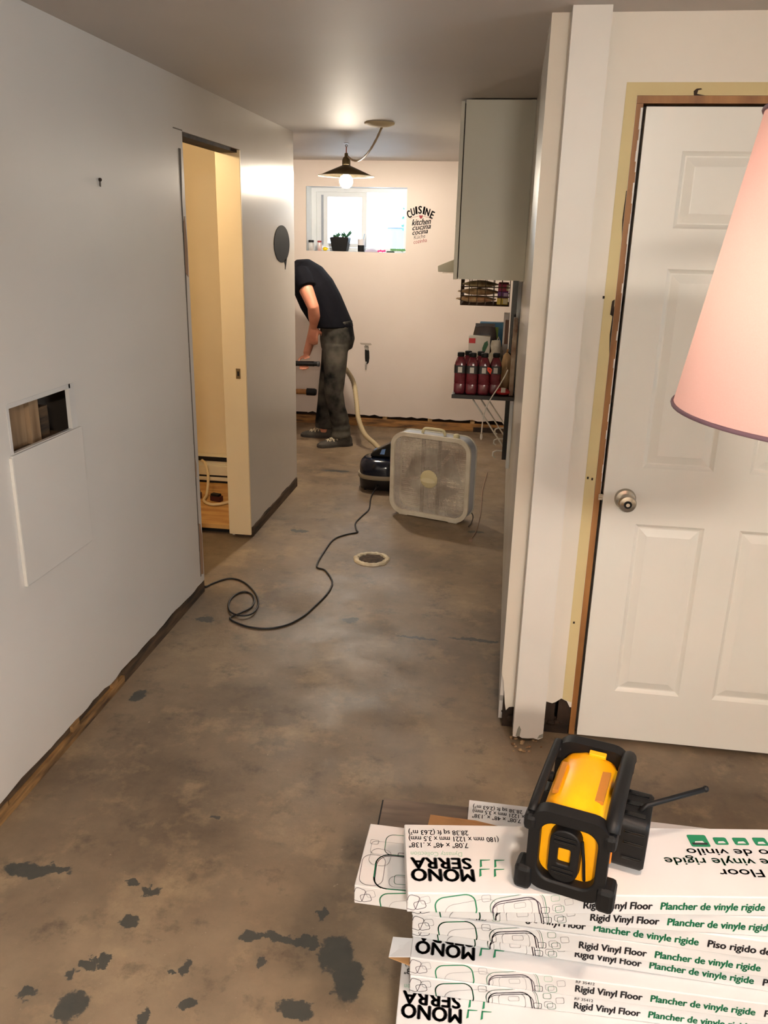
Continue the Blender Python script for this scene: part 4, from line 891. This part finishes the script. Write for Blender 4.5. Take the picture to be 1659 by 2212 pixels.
def hand(mb, wrist, d, side, palm_n, curl, L=.085):
    """palm and five fingers: d = towards the fingers, side = towards the thumb, palm_n = palm normal; fingers curl towards palm_n"""
    w, d, s, p = Vector(wrist), Vector(d).normalized(), Vector(side).normalized(), Vector(palm_n).normalized()
    mb.ellipses([(w, s * .028, p * .020), (w + d * .03, s * .038, p * .018), (w + d * .07, s * .042, p * .016), (w + d * .092, s * .038, p * .013)], 14)
    for i, (o, ln) in enumerate(((.031, .075), (.011, .083), (-.010, .078), (-.030, .062))):
        q = w + d * .085 + s * o; dirv = d.copy(); pts = [q]; rad = [.0098]
        for k, seg in enumerate((.42, .33, .25)):
            ang = curl * (k + .55); dirv = (d * math.cos(ang) + p * math.sin(ang)).normalized(); q = q + dirv * ln * seg; pts.append(q); rad.append(.0092 - .0009 * k)
        mb.tube(pts, rad, 8); mb.sphere(q, rad[-1], 8, 6)
    q = w + d * .025 + s * .03; pts = [q, q + (s * .7 + d * .5 + p * .3).normalized() * .035, q + (s * .55 + d * .8 + p * .55).normalized() * .065]
    mb.tube(pts, [.0125, .0108, .009], 8); mb.sphere(pts[-1], .009, 8, 6)
hand(body, (-1.525, 6.60, .985), (-.05, .12, -1), (1, .05, 0), (-.25, 1, 0), .35)
hand(body, (-1.60, 6.655, .755), (-.05, -.62, -.72), (-1, 0, 0), (.05, -.4, -.6), .95)
for (hx, hy), (kx, ky), (ax, ay) in (((-1.36, 6.66), (-1.368, 6.64), (-1.318, 6.675)), ((-1.40, 6.84), (-1.475, 6.87), (-1.515, 6.93))):
    limb(body, dense([((hx, hy, .90), .085), ((hx, hy, .70), .075), ((kx, ky, .46), .055), ((ax - .01, ay, .28), .05), ((ax, ay, .10), .036), ((ax, ay, .05), .036)]))
body.build('body', SKIN, pe, remesh=.0075)
# hair cap
oell(MB(), HC + hu * .040 - hf * .026, .092, .081, .091).build('hair', HAIR, pe, smooth=True)
for s_ in (-1, 1):
    e_ = oell(MB(), HC + hf * .079 + hu * .009 + hw * (s_ * .030), .010, .013, .008).build('eye', mat('eye_white', C(214, 206, 198), .3), pe, smooth=True)
    oell(MB(), HC + hf * .0865 + hu * .008 + hw * (s_ * .030), .0035, .0055, .0055).build('iris', mat('eye_dark', C(40, 28, 20), .3), e_, smooth=True)
    oell(MB(), HC + hf * .0935 + hu * .030 + hw * (s_ * .030), .006, .020, .0045).build('eyebrow', HAIR, pe, smooth=True)
oell(MB(), HC + hf * .0985 - hu * .060, .003, .020, .0022).build('mouth', mat('lip_line', C(120, 60, 54), .6), pe, smooth=True)
sh = MB()
torso(sh, [(-1.405, .975, .172, .006, .19), (-1.41, 1.0, .170, .010, .19), (-1.455, 1.085, .166, .034, .192), (-1.50, 1.17, .160, .060, .2), (-1.55, 1.265, .142, .082, .212), (-1.61, 1.35, .115, .092, .212), (-1.675, 1.40, .075, .098, .175), (-1.735, 1.42, .035, .07, .085)])
limb(sh, dense([((-1.64, 6.60, 1.39), .085), ((-1.60, 6.555, 1.345), .084), ((-1.562, 6.522, 1.285), .080)])); limb(sh, dense([((-1.68, 6.90, 1.38), .082), ((-1.645, 6.94, 1.28), .08), ((-1.62, 6.95, 1.21), .074)]))
sh.build('tshirt', NAVY, pe, remesh=.009)
jn = MB()
torso(jn, [(-1.372, 1.03, .128, .004, .165), (-1.368, .96, .134, .0, .172), (-1.362, .88, .142, 0, .178), (-1.366, .80, .125, 0, .17)])
limb(jn, dense([((-1.36, 6.665, .84), .105), ((-1.362, 6.655, .66), .094), ((-1.368, 6.64, .455), .078), ((-1.345, 6.65, .32), .073), ((-1.322, 6.668, .22), .078), ((-1.318, 6.672, .19), .072), ((-1.316, 6.675, .155), .083), ((-1.316, 6.675, .135), .076), ((-1.314, 6.676, .10), .086), ((-1.312, 6.676, .075), .082)]), 18)
limb(jn, dense([((-1.40, 6.83, .84), .105), ((-1.43, 6.85, .66), .092), ((-1.472, 6.87, .455), .076), ((-1.492, 6.90, .32), .072), ((-1.508, 6.925, .2), .075), ((-1.512, 6.93, .15), .079), ((-1.514, 6.93, .09), .078)]), 18)
jn.build('jeans', DENIM, pe, remesh=.009)
bt = MB().ellipses([((-1.371, YC, z), (.130, 0, 0), (0, .167, 0)) for z in (.985, 1.008)], 28, cap=False).build('belt', BLK, pe)
def shoe(heel, ang, lb):
    M_ = Matrix.Translation((heel[0], heel[1], 0)) @ Matrix.Rotation(ang, 4, 'Z')
    tr = lambda q: tuple(M_ @ Vector(q))
    up = MB(); rings = []
    for x, w, z1 in ((.0, .028, .075), (.02, .038, .10), (.06, .04, .105), (.11, .043, .088), (.16, .048, .068), (.21, .05, .056), (.26, .042, .046), (.29, .02, .034)):
        rings.append([tr((x, w * math.cos(a), .022 + (z1 - .022) * max(0, math.sin(a)) ** .8)) for a in [PI * j / 12 for j in range(13)]])
    s = up.loft(rings).build('shoe', SHOEM, pe, smooth=60)
    out = [(.0, .0)]; so = MB(); poly = [(-.006, -.025), (.03, -.042), (.1, -.043), (.2, -.053), (.27, -.045), (.298, -.02), (.298, .02), (.27, .045), (.2, .053), (.1, .043), (.03, .042), (-.006, .025)]
    so.hexa([tr((x, y, .0012)) for x, y in poly], [tr((x, y, .024)) for x, y in poly]); so.build('sole', mat('dark_sole', C(54, 48, 42), .8), s, bevel=.003)
    for i in range(4):
        x = .115 + i * .03; z = .09 - i * .011
        MB().tube([tr((x + .014, -.036, z - .022)), tr((x + .006, -.02, z - .002)), tr((x, 0, z + .006)), tr((x - .006, .02, z - .002)), tr((x - .012, .036, z - .02))], .0075, 6).build('lace', LACE, s)
        MB().tube([tr((x - .012, -.036, z - .02)), tr((x - .002, -.018, z + .002)), tr((x + .008, .0, z + .004)), tr((x + .012, .03, z - .014))], .0045, 6).build('lace', LACE, s)
shoe((-1.232, 6.715), math.radians(209), 'near'); shoe((-1.425, 6.945), math.radians(181), 'far')

# ------------------------------------------------------------------ flooring cartons
S = .047; CL, CD = 1.235, .195
FT = [text_mesh('Rigid Vinyl Floor', .0245, .036, 0, 'LEFT', 1, .133), text_mesh('Plancher de vinyle rigide', .0245, .036, 0, 'LEFT', 1, .202), text_mesh('Piso rigido de vinilo', .0245, .036, 0, 'LEFT', 1, .17)]
CODE = text_mesh('RF 35412', .010, .01)
TOPT = dict(mono=text_mesh('MONO', .047, .042, 0, 'RIGHT', 1, .123), serra=text_mesh('SERRA', .043, .042, 0, 'RIGHT', 1, .12), dyn=text_mesh('Dynasty Collection', .018, 0, .1, 'RIGHT', 1, .105),
            d1=text_mesh('7.08" x 48" x .138"', .021, .012, 0, 'RIGHT', 1, .122), d2=text_mesh('(180 mm x 1221 mm x 3.5 mm)', .021, .012, 0, 'RIGHT', 1, .188), d3=text_mesh('28.38 sq ft (2.63 m²)', .021, .012, 0, 'RIGHT', 1, .126),
            a=text_mesh('Rigid Vinyl Floor', .030, .014, 0, 'LEFT', 1, .275), b=text_mesh('Plancher de vinyle rigide', .030, .014, 0, 'LEFT', 1, .375), c=text_mesh('Piso rigido de vinilo', .028, .014, 0, 'LEFT', 1, .32))
def outline(cx, cz, w, h, r, ang):
    a = math.radians(ang); P = rrect(w, h, r, 6); P.append(P[0])
    return [(cx + x * math.cos(a) - y * math.sin(a), cz + x * math.sin(a) + y * math.cos(a)) for x, y in P]
def subdiv(P, k=4):
    out = []
    for a, b in zip(P[:-1], P[1:]):
        for i in range(k): out.append((a[0] + (b[0] - a[0]) * i / k, a[1] + (b[1] - a[1]) * i / k))
    return out + [P[-1]]
def clip_runs(P, zlo, zhi, xlo=0.0, xhi=1.3):
    run = []; runs = []
    for p in subdiv(P, 10):
        if zlo < p[1] < zhi and xlo < p[0] < xhi: run.append(p)
        else:
            if len(run) > 1: runs.append(run)
            run = []
    if len(run) > 1: runs.append(run)
    return runs
FRONT = [(INKG, .0026, (.095, .012, .078, .058, .02, 11)), (INKP, .0023, (.212, .004, .088, .062, .02, 12)), (INKP, .0015, (.214, .001, .094, .058, .02, 12)), (INKGR, .0009, (.214, .010, .103, .068, .02, 13)), (INKG, .0010, (.216, .012, .106, .066, .022, 13)),
         (INKGR, .0009, (.125, .004, .10, .048, .02, 14)), (INKGR, .0009, (.035, .030, .018, .017, .004, 14)), (INKP, .0011, (.025, .018, .022, .018, .005, 18)), (INKP, .0012, (.010, .024, .022, .034, .006, -16)), (INKGR, .0009, (.152, .036, .017, .016, .004, 8)),
         (INKGR, .0009, (.215, .012, .055, .04, .012, 10)), (INKGR, .0008, (.218, .020, .022, .012, .003, 10)), (INKP, .0011, (.268, .009, .016, .014, .003, 4)), (INKGR, .0009, (.290, .016, .017, .015, .004, 8)), (INKG, .0009, (.296, .012, .017, .015, .004, 10)), (INKGR, .0009, (.312, .030, .016, .015, .003, 12)), (INKGL, .0010, (.285, .038, .016, .014, .004, 8))]
def front_pattern(hh):
    out = {}
    for m, w, args in FRONT:
        for run in clip_runs(outline(*args), .0005, hh - .0005): out.setdefault(m.name, (m, MB()))[1].ribbon([(x, -.0005, z) for x, z in run], w, (0, -1, 0))
    return out
PATCH = {}
def pattern_objs(parent, hh):
    if hh not in PATCH:
        PATCH[hh] = [(m, mb.build('printed_pattern', m, parent, local=True, kind='stuff')) for m, mb in front_pattern(hh).values()]
        return
    for m, o in PATCH[hh]:
        c = o.copy(); COL.objects.link(c); c.parent = parent
TOPB = ((-1, 0, 0), (0, -1, 0)); FRB = ((1, 0, 0), (0, 0, 1))
def flooring(label, x, y, ztop, deg, hh, prints=('front',), tx=.34, length=CL, group='flooring cartons in the front stack', my=.063):
    t = thing('flooring_carton', label, 'carton', (x, y, ztop - hh), math.radians(deg), group)
    MB().box((0, 0, 0), (length, CD, hh - .0006)).build('carton_body', CARD, t, local=True, bevel=.0022)
    if 'front' in prints:
        for me, xx, m in ((FT[0], tx, INKB), (FT[1], tx + .15, INKG), (FT[2], tx + .37, INKB)): put_text(me, 'printed_text', m, t, (xx, -.0006, .0145), FRB)
        pattern_objs(t, hh)
    if 'code' in prints: put_text(CODE, 'printed_code', INKB, t, (tx, -.0006, .037), FRB)
    zt = hh + .0002
    if 'mono' in prints or 'top' in prints: put_text(TOPT['mono'], 'printed_text', INKB, t, (.008, my, zt), TOPB)
    if 'mono' in prints or 'top' in prints:
        mb = MB()
        for cx, cy in ((.143, my - .0195), (.172, my - .0195), (.147, my + .006), (.176, my + .006)):
            mb.prism([(cx, cy), (cx + .005, cy + .003), (cx + .006, cy + .019), (cx + .003, cy + .022)], 'z', zt - .0003, zt)
            mb.prism([(cx + .003, cy + .022), (cx + .003, cy + .0185), (cx + .022, cy + .0205), (cx + .024, cy + .022)], 'z', zt - .0003, zt)
        mb.build('printed_logo', INKG, t, local=True)
    if 'mono' in prints or 'top' in prints or 'dims' in prints:
        if 'dims' not in prints: put_text(TOPT['serra'], 'printed_text', INKB, t, (.010, my + .031, zt), TOPB); put_text(TOPT['dyn'], 'printed_text', INKGL, t, (.010, my + .048, zt), TOPB)
        for k_, yy in (('d1', .138), ('d2', .157), ('d3', .176)): put_text(TOPT[k_], 'printed_text', INKB, t, (.007, yy, zt), TOPB)
    if 'top' in prints:
        for k_, yy, m in (('a', .073, INKB), ('b', .104, INKG), ('c', .131, INKB)): put_text(TOPT[k_], 'printed_text', m, t, (.905, yy, zt), TOPB)
        mw = MB(); md_ = MB(); xx = .598
        for i, (w, h2) in enumerate(((.04, .036), (.028, .022), (.03, .022), (.028, .024), (.032, .026), (.03, .024))):
            P = [(xx + w / 2 + px_, .155 + py_) for px_, py_ in rrect(w, h2, .004, 3)]
            MB().prism(P, 'z', zt - .0003, zt).build('printed_icon', INKG, t, local=True)
            mw.prism([(xx + w * .2, .155 - h2 * .3), (xx + w * .8, .155 - h2 * .3), (xx + w * .7, .155 - h2 * .02), (xx + w * .3, .155 - h2 * .06)], 'z', zt, zt + .0003)
            if i in (0, 4): md_.prism([(xx + w * .1, .155 - h2 * .34), (xx + w * .9, .155 - h2 * .34), (xx + w * .9, .155 - h2 * .18), (xx + w * .1, .155 - h2 * .18)], 'z', zt + .0003, zt + .0005)
            xx += w + .013
        mw.build('printed_icon_detail', CARD, t, local=True, kind='stuff'); md_.build('printed_icon_detail', INKB, t, local=True, kind='stuff')
    return t
b1 = flooring('topmost white flooring carton, under the yellow radio', -.115, 1.27, .5, 8.8, S, ('front', 'top'))
b2 = flooring('second flooring carton from the top of the stack', -.108, 1.311, .5 - S, 5.3, S, ('front',), .35)
b3 = flooring('third flooring carton, its patterned end jutting out to the left', -.236, 1.372, .5 - 2 * S, -.6, S, ('front',))
mb = {}
for m, w, args in ((INKG, .0030, (.12, .055, .17, .10, .03, 4)), (INKP, .0016, (.125, .052, .175, .10, .03, 4)), (INKG, .0016, (.095, .135, .10, .065, .018, 3)), (INKGR, .0009, (.07, .12, .11, .04, .01, 2)), (INKP, .0014, (.085, .105, .015, .012, .003, 2)),
                   (INKGR, .0009, (.04, .09, .045, .05, .016, -6)), (INKP, .0010, (.03, .05, .05, .09, .02, 3)), (INKGR, .0010, (.02, .135, .018, .014, .004, 0)), (INKG, .0012, (.095, .032, .03, .026, .006, 6)), (INKGR, .0009, (.09, .025, .04, .03, .012, 6))):
    for run in clip_runs(outline(*args), .001, CD - .001, .001, .135): mb.setdefault(m.name, (m, MB()))[1].ribbon([(x, z, S + .0002) for x, z in run], w, (0, 0, 1))
for m, q in mb.values(): q.build('printed_pattern', m, b3, local=True, kind='stuff')
b4 = flooring('fourth flooring carton from the top of the stack', -.111, 1.364, .5 - 3 * S, .3, S)
b5 = flooring('fifth flooring carton, just above the forward-shifted one', -.113, 1.396, .5 - 4 * S, -1.3, S)
b6 = flooring('sixth flooring carton, pulled forward with its top lettering showing', -.111, 1.343, .5 - 5 * S, .5, S, ('front', 'mono', 'code'), my=.045)
MB().hexa([(-.045, .003, .036), (0, .002, .044), (0, .05, .045), (-.042, .05, .042)], [(-.045, .003, .038), (0, .002, .046), (0, .05, .0465), (-.042, .05, .044)]).build('end_flap', CARD, b6, local=True)
MB().hexa([(-.045, .004, .0335), (0, .003, .020), (0, .05, .022), (-.042, .05, .034)], [(-.045, .004, .0355), (0, .003, .022), (0, .05, .024), (-.042, .05, .0358)]).build('inner_flap', CARDB, b6, local=True)
b7 = flooring('seventh flooring carton from the top of the stack', -.109, 1.340, .5 - 6 * S, 1.3, S, ('front', 'code'))
HB = (.5 - 7 * S) / 3
b8 = flooring('eighth flooring carton, jutting furthest forward with lettering on top', -.128, 1.262, .5 - 7 * S, 2.6, HB, ('front', 'mono'), my=.05)
b9 = flooring('flooring carton at the foot of the front stack, second from floor', -.12, 1.29, 2 * HB, 1.5, HB)
b10 = flooring('flooring carton at the foot of the front stack, on the floor', -.12, 1.30, HB, .5, HB)
# rear stack, opened carton with planks sliding out
RG = 'flooring cartons in the rear stack'
for i in range(5): flooring('plain white flooring carton under the torn one in the rear stack', -.012, 1.64, .05 * (i + 1), -.6, .05, (), length=1.2, group=RG)
oc = thing('flooring_carton', 'torn-open flooring carton behind the front stack with planks sliding out', 'carton', (-.015, 1.638, .25), math.radians(-.6), RG)
mb = MB(); mb.box((0, 0, 0), (1.2, CD, .004)); mb.box((0, CD - .004, .004), (1.2, CD, .045)); mb.box((0, 0, .004), (1.2, .004, .04)); mb.build('tray', CARD, oc, local=True)
r = random.Random(77); tear = [(.0, .115)] + [(.02 + i * .06, .105 - .012 * (i % 3) + r.uniform(-.008, .008)) for i in range(19)] + [(1.2, .1)]
MB().prism(tear + [(1.2, CD), (0, CD)], 'z', .0455, .047).build('lid', CARD, oc, local=True)
for k_, yy in (('d1', .142), ('d2', .160), ('d3', .178)): put_text(TOPT[k_], 'printed_text', INKB, oc, (.01, yy, .0473), TOPB)
mb = MB(); pts = [(-.10, .03), (-.095, .125), (-.05, .12), (.02, .112), (.08, .095), (.14, .10), (.22, .125), (.3, .11), (.32, .03)]
mb.hexa([(x, y, .048 + .01 * math.sin(x * 9)) for x, y in pts], [(x, y, .050 + .01 * math.sin(x * 9)) for x, y in pts]); mb.build('torn_liner', CARDB, oc, local=True)
MB().hexa([(-.11, -.02, .044), (.15, -.015, .044), (.15, .03, .0455), (-.11, .028, .0455)], [(-.11, -.02, .0455), (.15, -.015, .0455), (.15, .03, .047), (-.11, .028, .047)]).build('front_flap', CARD, oc, local=True)
PLK = mat('grey_brown_vinyl_plank', C(112, 94, 80), .45, var=C(78, 64, 54), scale=4, stretch=(1, 9, 1), bump=.05, bscale=60)
for i in range(5):
    p = thing('vinyl_plank', ('grey-brown vinyl plank on top, sliding left out of the torn carton' if i == 4 else 'grey-brown vinyl plank under the top one in the torn carton'), 'plank', (-.232 + .012 * (4 - i), 1.645 - .003 * (i % 2), .2545 + .0072 * i), math.radians(1.2 * (1 if i == 4 else .4)), 'vinyl planks in the torn carton')
    MB().box((0, 0, 0), (1.16, .165, .0064)).build('plank_board', PLK, p, local=True, bevel=.0008); MB().box((-.004, .002, .0005), (-.0002, .163, .003)).build('locking_tongue', BLK, p, local=True)

# ------------------------------------------------------------------ jobsite radio
rd = thing('jobsite_radio', 'yellow and black jobsite radio standing on the top carton', 'radio', (.212, 1.437, .5006), math.radians(-14.5))
def rb(mb, pts, r, n=10): return mb.tube(pts, r, n)
L2, W2, HT = .135, .075, .185
prof = [(-.062, .012), (.062, .012), (.066, .03), (.066, .12), (.058, .148), (.04, .168), (.012, .178), (-.012, .178), (-.04, .168), (-.058, .148), (-.066, .12), (-.066, .03)]
def body_ring(y, k): return [(x * k, y, .012 + (z - .012) * (k if z > .1 else 1)) for x, z in prof]
MB().loft([body_ring(-.112, .90), body_ring(-.104, .96), body_ring(-.085, 1.0), body_ring(.085, 1.0), body_ring(.104, .96), body_ring(.112, .9)]).build('yellow_case', YEL, rd, local=True, smooth=35, bevel=.003)
for x0, x1 in ((-.052, -.040), (.030, .047)):
    MB().hexa([(x0, -.05, .1625), (x1, -.05, .1655), (x1, .05, .1655), (x0, .05, .1625)], [(x0, -.05, .172), (x1, -.05, .174), (x1, .05, .174), (x0, .05, .172)]).build('case_recess', mat('amber_recess', C(176, 116, 40), .5), rd, local=True, bevel=.001)
MB().box((-.005, .085, .174), (.03, .10, .183)).build('case_clip', YEL, rd, local=True, bevel=.002)
for s in (-1, 1):
    yf = s * .122
    # roll-cage end hoop: rounded square frame with feet
    o = rrect(.15, .178, .035, 6); i_ = rrect(.108, .128, .028, 6)
    mk = lambda p, y: (p[0], y, .097 + p[1]); y0, y1 = yf - .016, yf + .016
    MB().loft([[mk(p, y0) for p in o], [mk(p, y1) for p in o], [mk(p, y1) for p in i_], [mk(p, y0) for p in i_], [mk(p, y0) for p in o]], cap=False).build('cage_hoop', BLK, rd, local=True, smooth=40, bevel=.004)
    for x in (-1, 1):
        MB().box((x * .078 - .017, yf - .024, 0), (x * .078 + .017, yf + .024, .052)).build('cage_foot', BLK, rd, local=True, bevel=.009)
        MB().box((x * .074 - .012, yf - .02, .135), (x * .074 + .012, yf + .02, .168)).build('corner_pad', BLK, rd, local=True, bevel=.008)
    MB().box((-.056, s * .1125 - .002, .032), (.056, s * .1125 + .002, .160)).build('end_panel', YEL, rd, local=True)
    if s < 0:
        P = rrect(.056, .114, .026, 6); Q = rrect(.024, .036, .004, 6); zc = .092; y0, y1 = yf - .012, yf + .0075
        m2 = lambda p, y, k=1: (p[0] * k - .006, y, zc + p[1] * k)
        MB().loft([[m2(p, y1, 1.08) for p in P], [m2(p, y0) for p in P], [m2(p, y0) for p in Q], [m2(p, y1) for p in Q]], cap=False).build('cord_reel', BLK, rd, local=True, smooth=40, bevel=.002)
        MB().box((-.018, yf - .001, .074), (.006, yf + .0045, .108)).build('reel_window', YEL, rd, local=True)
        for z in (.052, .062, .122, .132): MB().box((-.027, yf - .0145, z), (.015, yf - .0122, z + .005)).build('reel_rib', BLKG, rd, local=True, bevel=.001)
        MB().tube([(.024, yf - .002, .13), (.031, yf - .006, .09), (.035, yf - .002, .045)], .003, 8).build('short_cord', BLK, rd, local=True)
for x, z in ((.074, .178), (-.074, .172)):
    MB().tube(spline([(x, -.122, .165), (x * 1.0, -.11, z), (x, -.05, z + (.014 if x > 0 else .004)), (x, .05, z + (.014 if x > 0 else .004)), (x, .11, z), (x, .122, .165)]), .0145 if x > 0 else .009, 12).build('cage_bar', BLK, rd, local=True, smooth=True)
MB().box((-.085, -.02, .02), (-.066, .04, .10)).build('side_speaker', BLK, rd, local=True, bevel=.004)
for y in (.055, -.06): MB().lathe([(.011, 0), (.011, -.02), (.009, -.023)], (-.0665, y, .125), 'x', 14).build('side_knob', BLK, rd, local=True, smooth=40)
MB().hexa([(.067, -.03, .02), (.073, -.03, .02), (.073, .1, .02), (.067, .1, .02)], [(.067, -.03, .125), (.073, -.03, .125), (.073, .1, .125), (.067, .1, .125)]).build('front_surround', ORG, rd, local=True, bevel=.002)
dlb = MB(); poly = rrect(.118, .115, .018, 5)
dlb.loft([[(.0735, .035 + p[0] * k, .068 + p[1] * k) for p in poly] for k in (1.0,)] + [[(.128, .035 + p[0], .068 + p[1]) for p in poly], [(.134, .035 + p[0] * .93, .068 + p[1] * .93) for p in poly]]).build('battery_door', BLK, rd, local=True, smooth=40)
for y in (-.005, .03, .065): MB().box((.085, y, .125), (.125, y + .012, .1285)).build('door_rib', BLKG, rd, local=True, bevel=.001)
for z in (.04, .075, .1): MB().box((.09, -.0265, z), (.128, -.0238, z + .006)).build('door_rib', BLKG, rd, local=True, bevel=.001)
MB().sphere((.078, -.045, .145), .008, 12, 8).build('chrome_button', CHROME, rd, local=True, smooth=True)
MB().tube([(.078, -.045, .138), (.076, -.042, .118)], .007, 10).build('button_stem', ORG, rd, local=True)
MB().prism([(-.01, .135), (.06, .135), (.05, .165), (.0, .165)], 'x', .0665, .0715).build('dark_latch', BLKG, rd, local=True)
MB().tube([(.112, .018, .124), (.124, .03, .135), (.226, .098, .158)], .0055, 10).build('antenna', BLK, rd, local=True, smooth=True)
MB().sphere((.226, .098, .158), .0068, 10, 8).build('antenna_tip', BLK, rd, local=True, smooth=True)

# ------------------------------------------------------------------ pink lamp at the right edge
lpX, lpY, lpZ = .389, .933, 1.522
lp = thing('floor_lamp', 'floor lamp with pink fabric shade and dark rim at the right edge', 'lamp', (1.0, .85, 0))
m, n, l, b = newmat('pink_shade_fabric'); n.remove(b)
df = n.new('ShaderNodeBsdfDiffuse'); tl = n.new('ShaderNodeBsdfTranslucent'); mx = n.new('ShaderNodeMixShader'); mx.inputs[0].default_value = .5
nz = n.new('ShaderNodeTexNoise'); nz.inputs['Scale'].default_value = 260; rp = n.new('ShaderNodeValToRGB'); rp.color_ramp.elements[0].color = C(240, 186, 180); rp.color_ramp.elements[1].color = C(246, 198, 192)
l.new(nz.outputs['Fac'], rp.inputs['Fac']); l.new(rp.outputs['Color'], df.inputs['Color']); tl.inputs['Color'].default_value = (.050, .038, .038, 1)
l.new(df.outputs[0], mx.inputs[1]); l.new(tl.outputs[0], mx.inputs[2]); l.new(mx.outputs[0], n['Material Output'].inputs['Surface'])
PINK = m
MB().lathe([(.200, lpZ), (.150, lpZ + .30)], (lpX, lpY, 0), n=72, cap=False).build('shade', PINK, lp, smooth=True)
PUR2 = mat('purple_grey_trim', C(120, 92, 104), .7)
for rr_, zz_ in ((.2005, lpZ), (.1505, lpZ + .30)):
    MB().tube([(lpX + rr_ * math.cos(a), lpY + rr_ * math.sin(a), zz_) for a in [2 * PI * i / 72 for i in range(73)]], .0024, 8, cap=False).build('rim_trim', PUR2, lp, smooth=True)
MB().tube([(1.0, .85, .03), (1.0, .85, 1.86), (.99, .85, 1.90), (.95, .855, 1.92), (.43, .93, 1.92), (lpX, lpY, 1.91), (lpX, lpY, 1.86), (lpX, lpY, 1.76)], .011, 12).build('pole', STEEL, lp, smooth=60)
MB().lathe([(.14, .0005), (.14, .014), (.12, .024), (.016, .032)], (1.0, .85, 0), n=40).build('base', STEEL, lp, smooth=40)
sp = MB()
for k in range(3): a = 2 * PI * k / 3 + .5; sp.tube([(lpX, lpY, lpZ + .29), (lpX + .15 * math.cos(a), lpY + .15 * math.sin(a), lpZ + .298)], .002, 6)
sp.build('spider', STEEL, lp)
MB().lathe([(.018, 1.705), (.018, 1.76)], (lpX, lpY, 0), n=16).build('socket', VINYLW, lp)
LBULB = emis('pink_lamp_bulb_glow', (1.0, .80, .60, 1), 92)
MB().sphere((lpX, lpY, 1.645), .045, 20, 12).build('bulb', LBULB, lp, smooth=True)
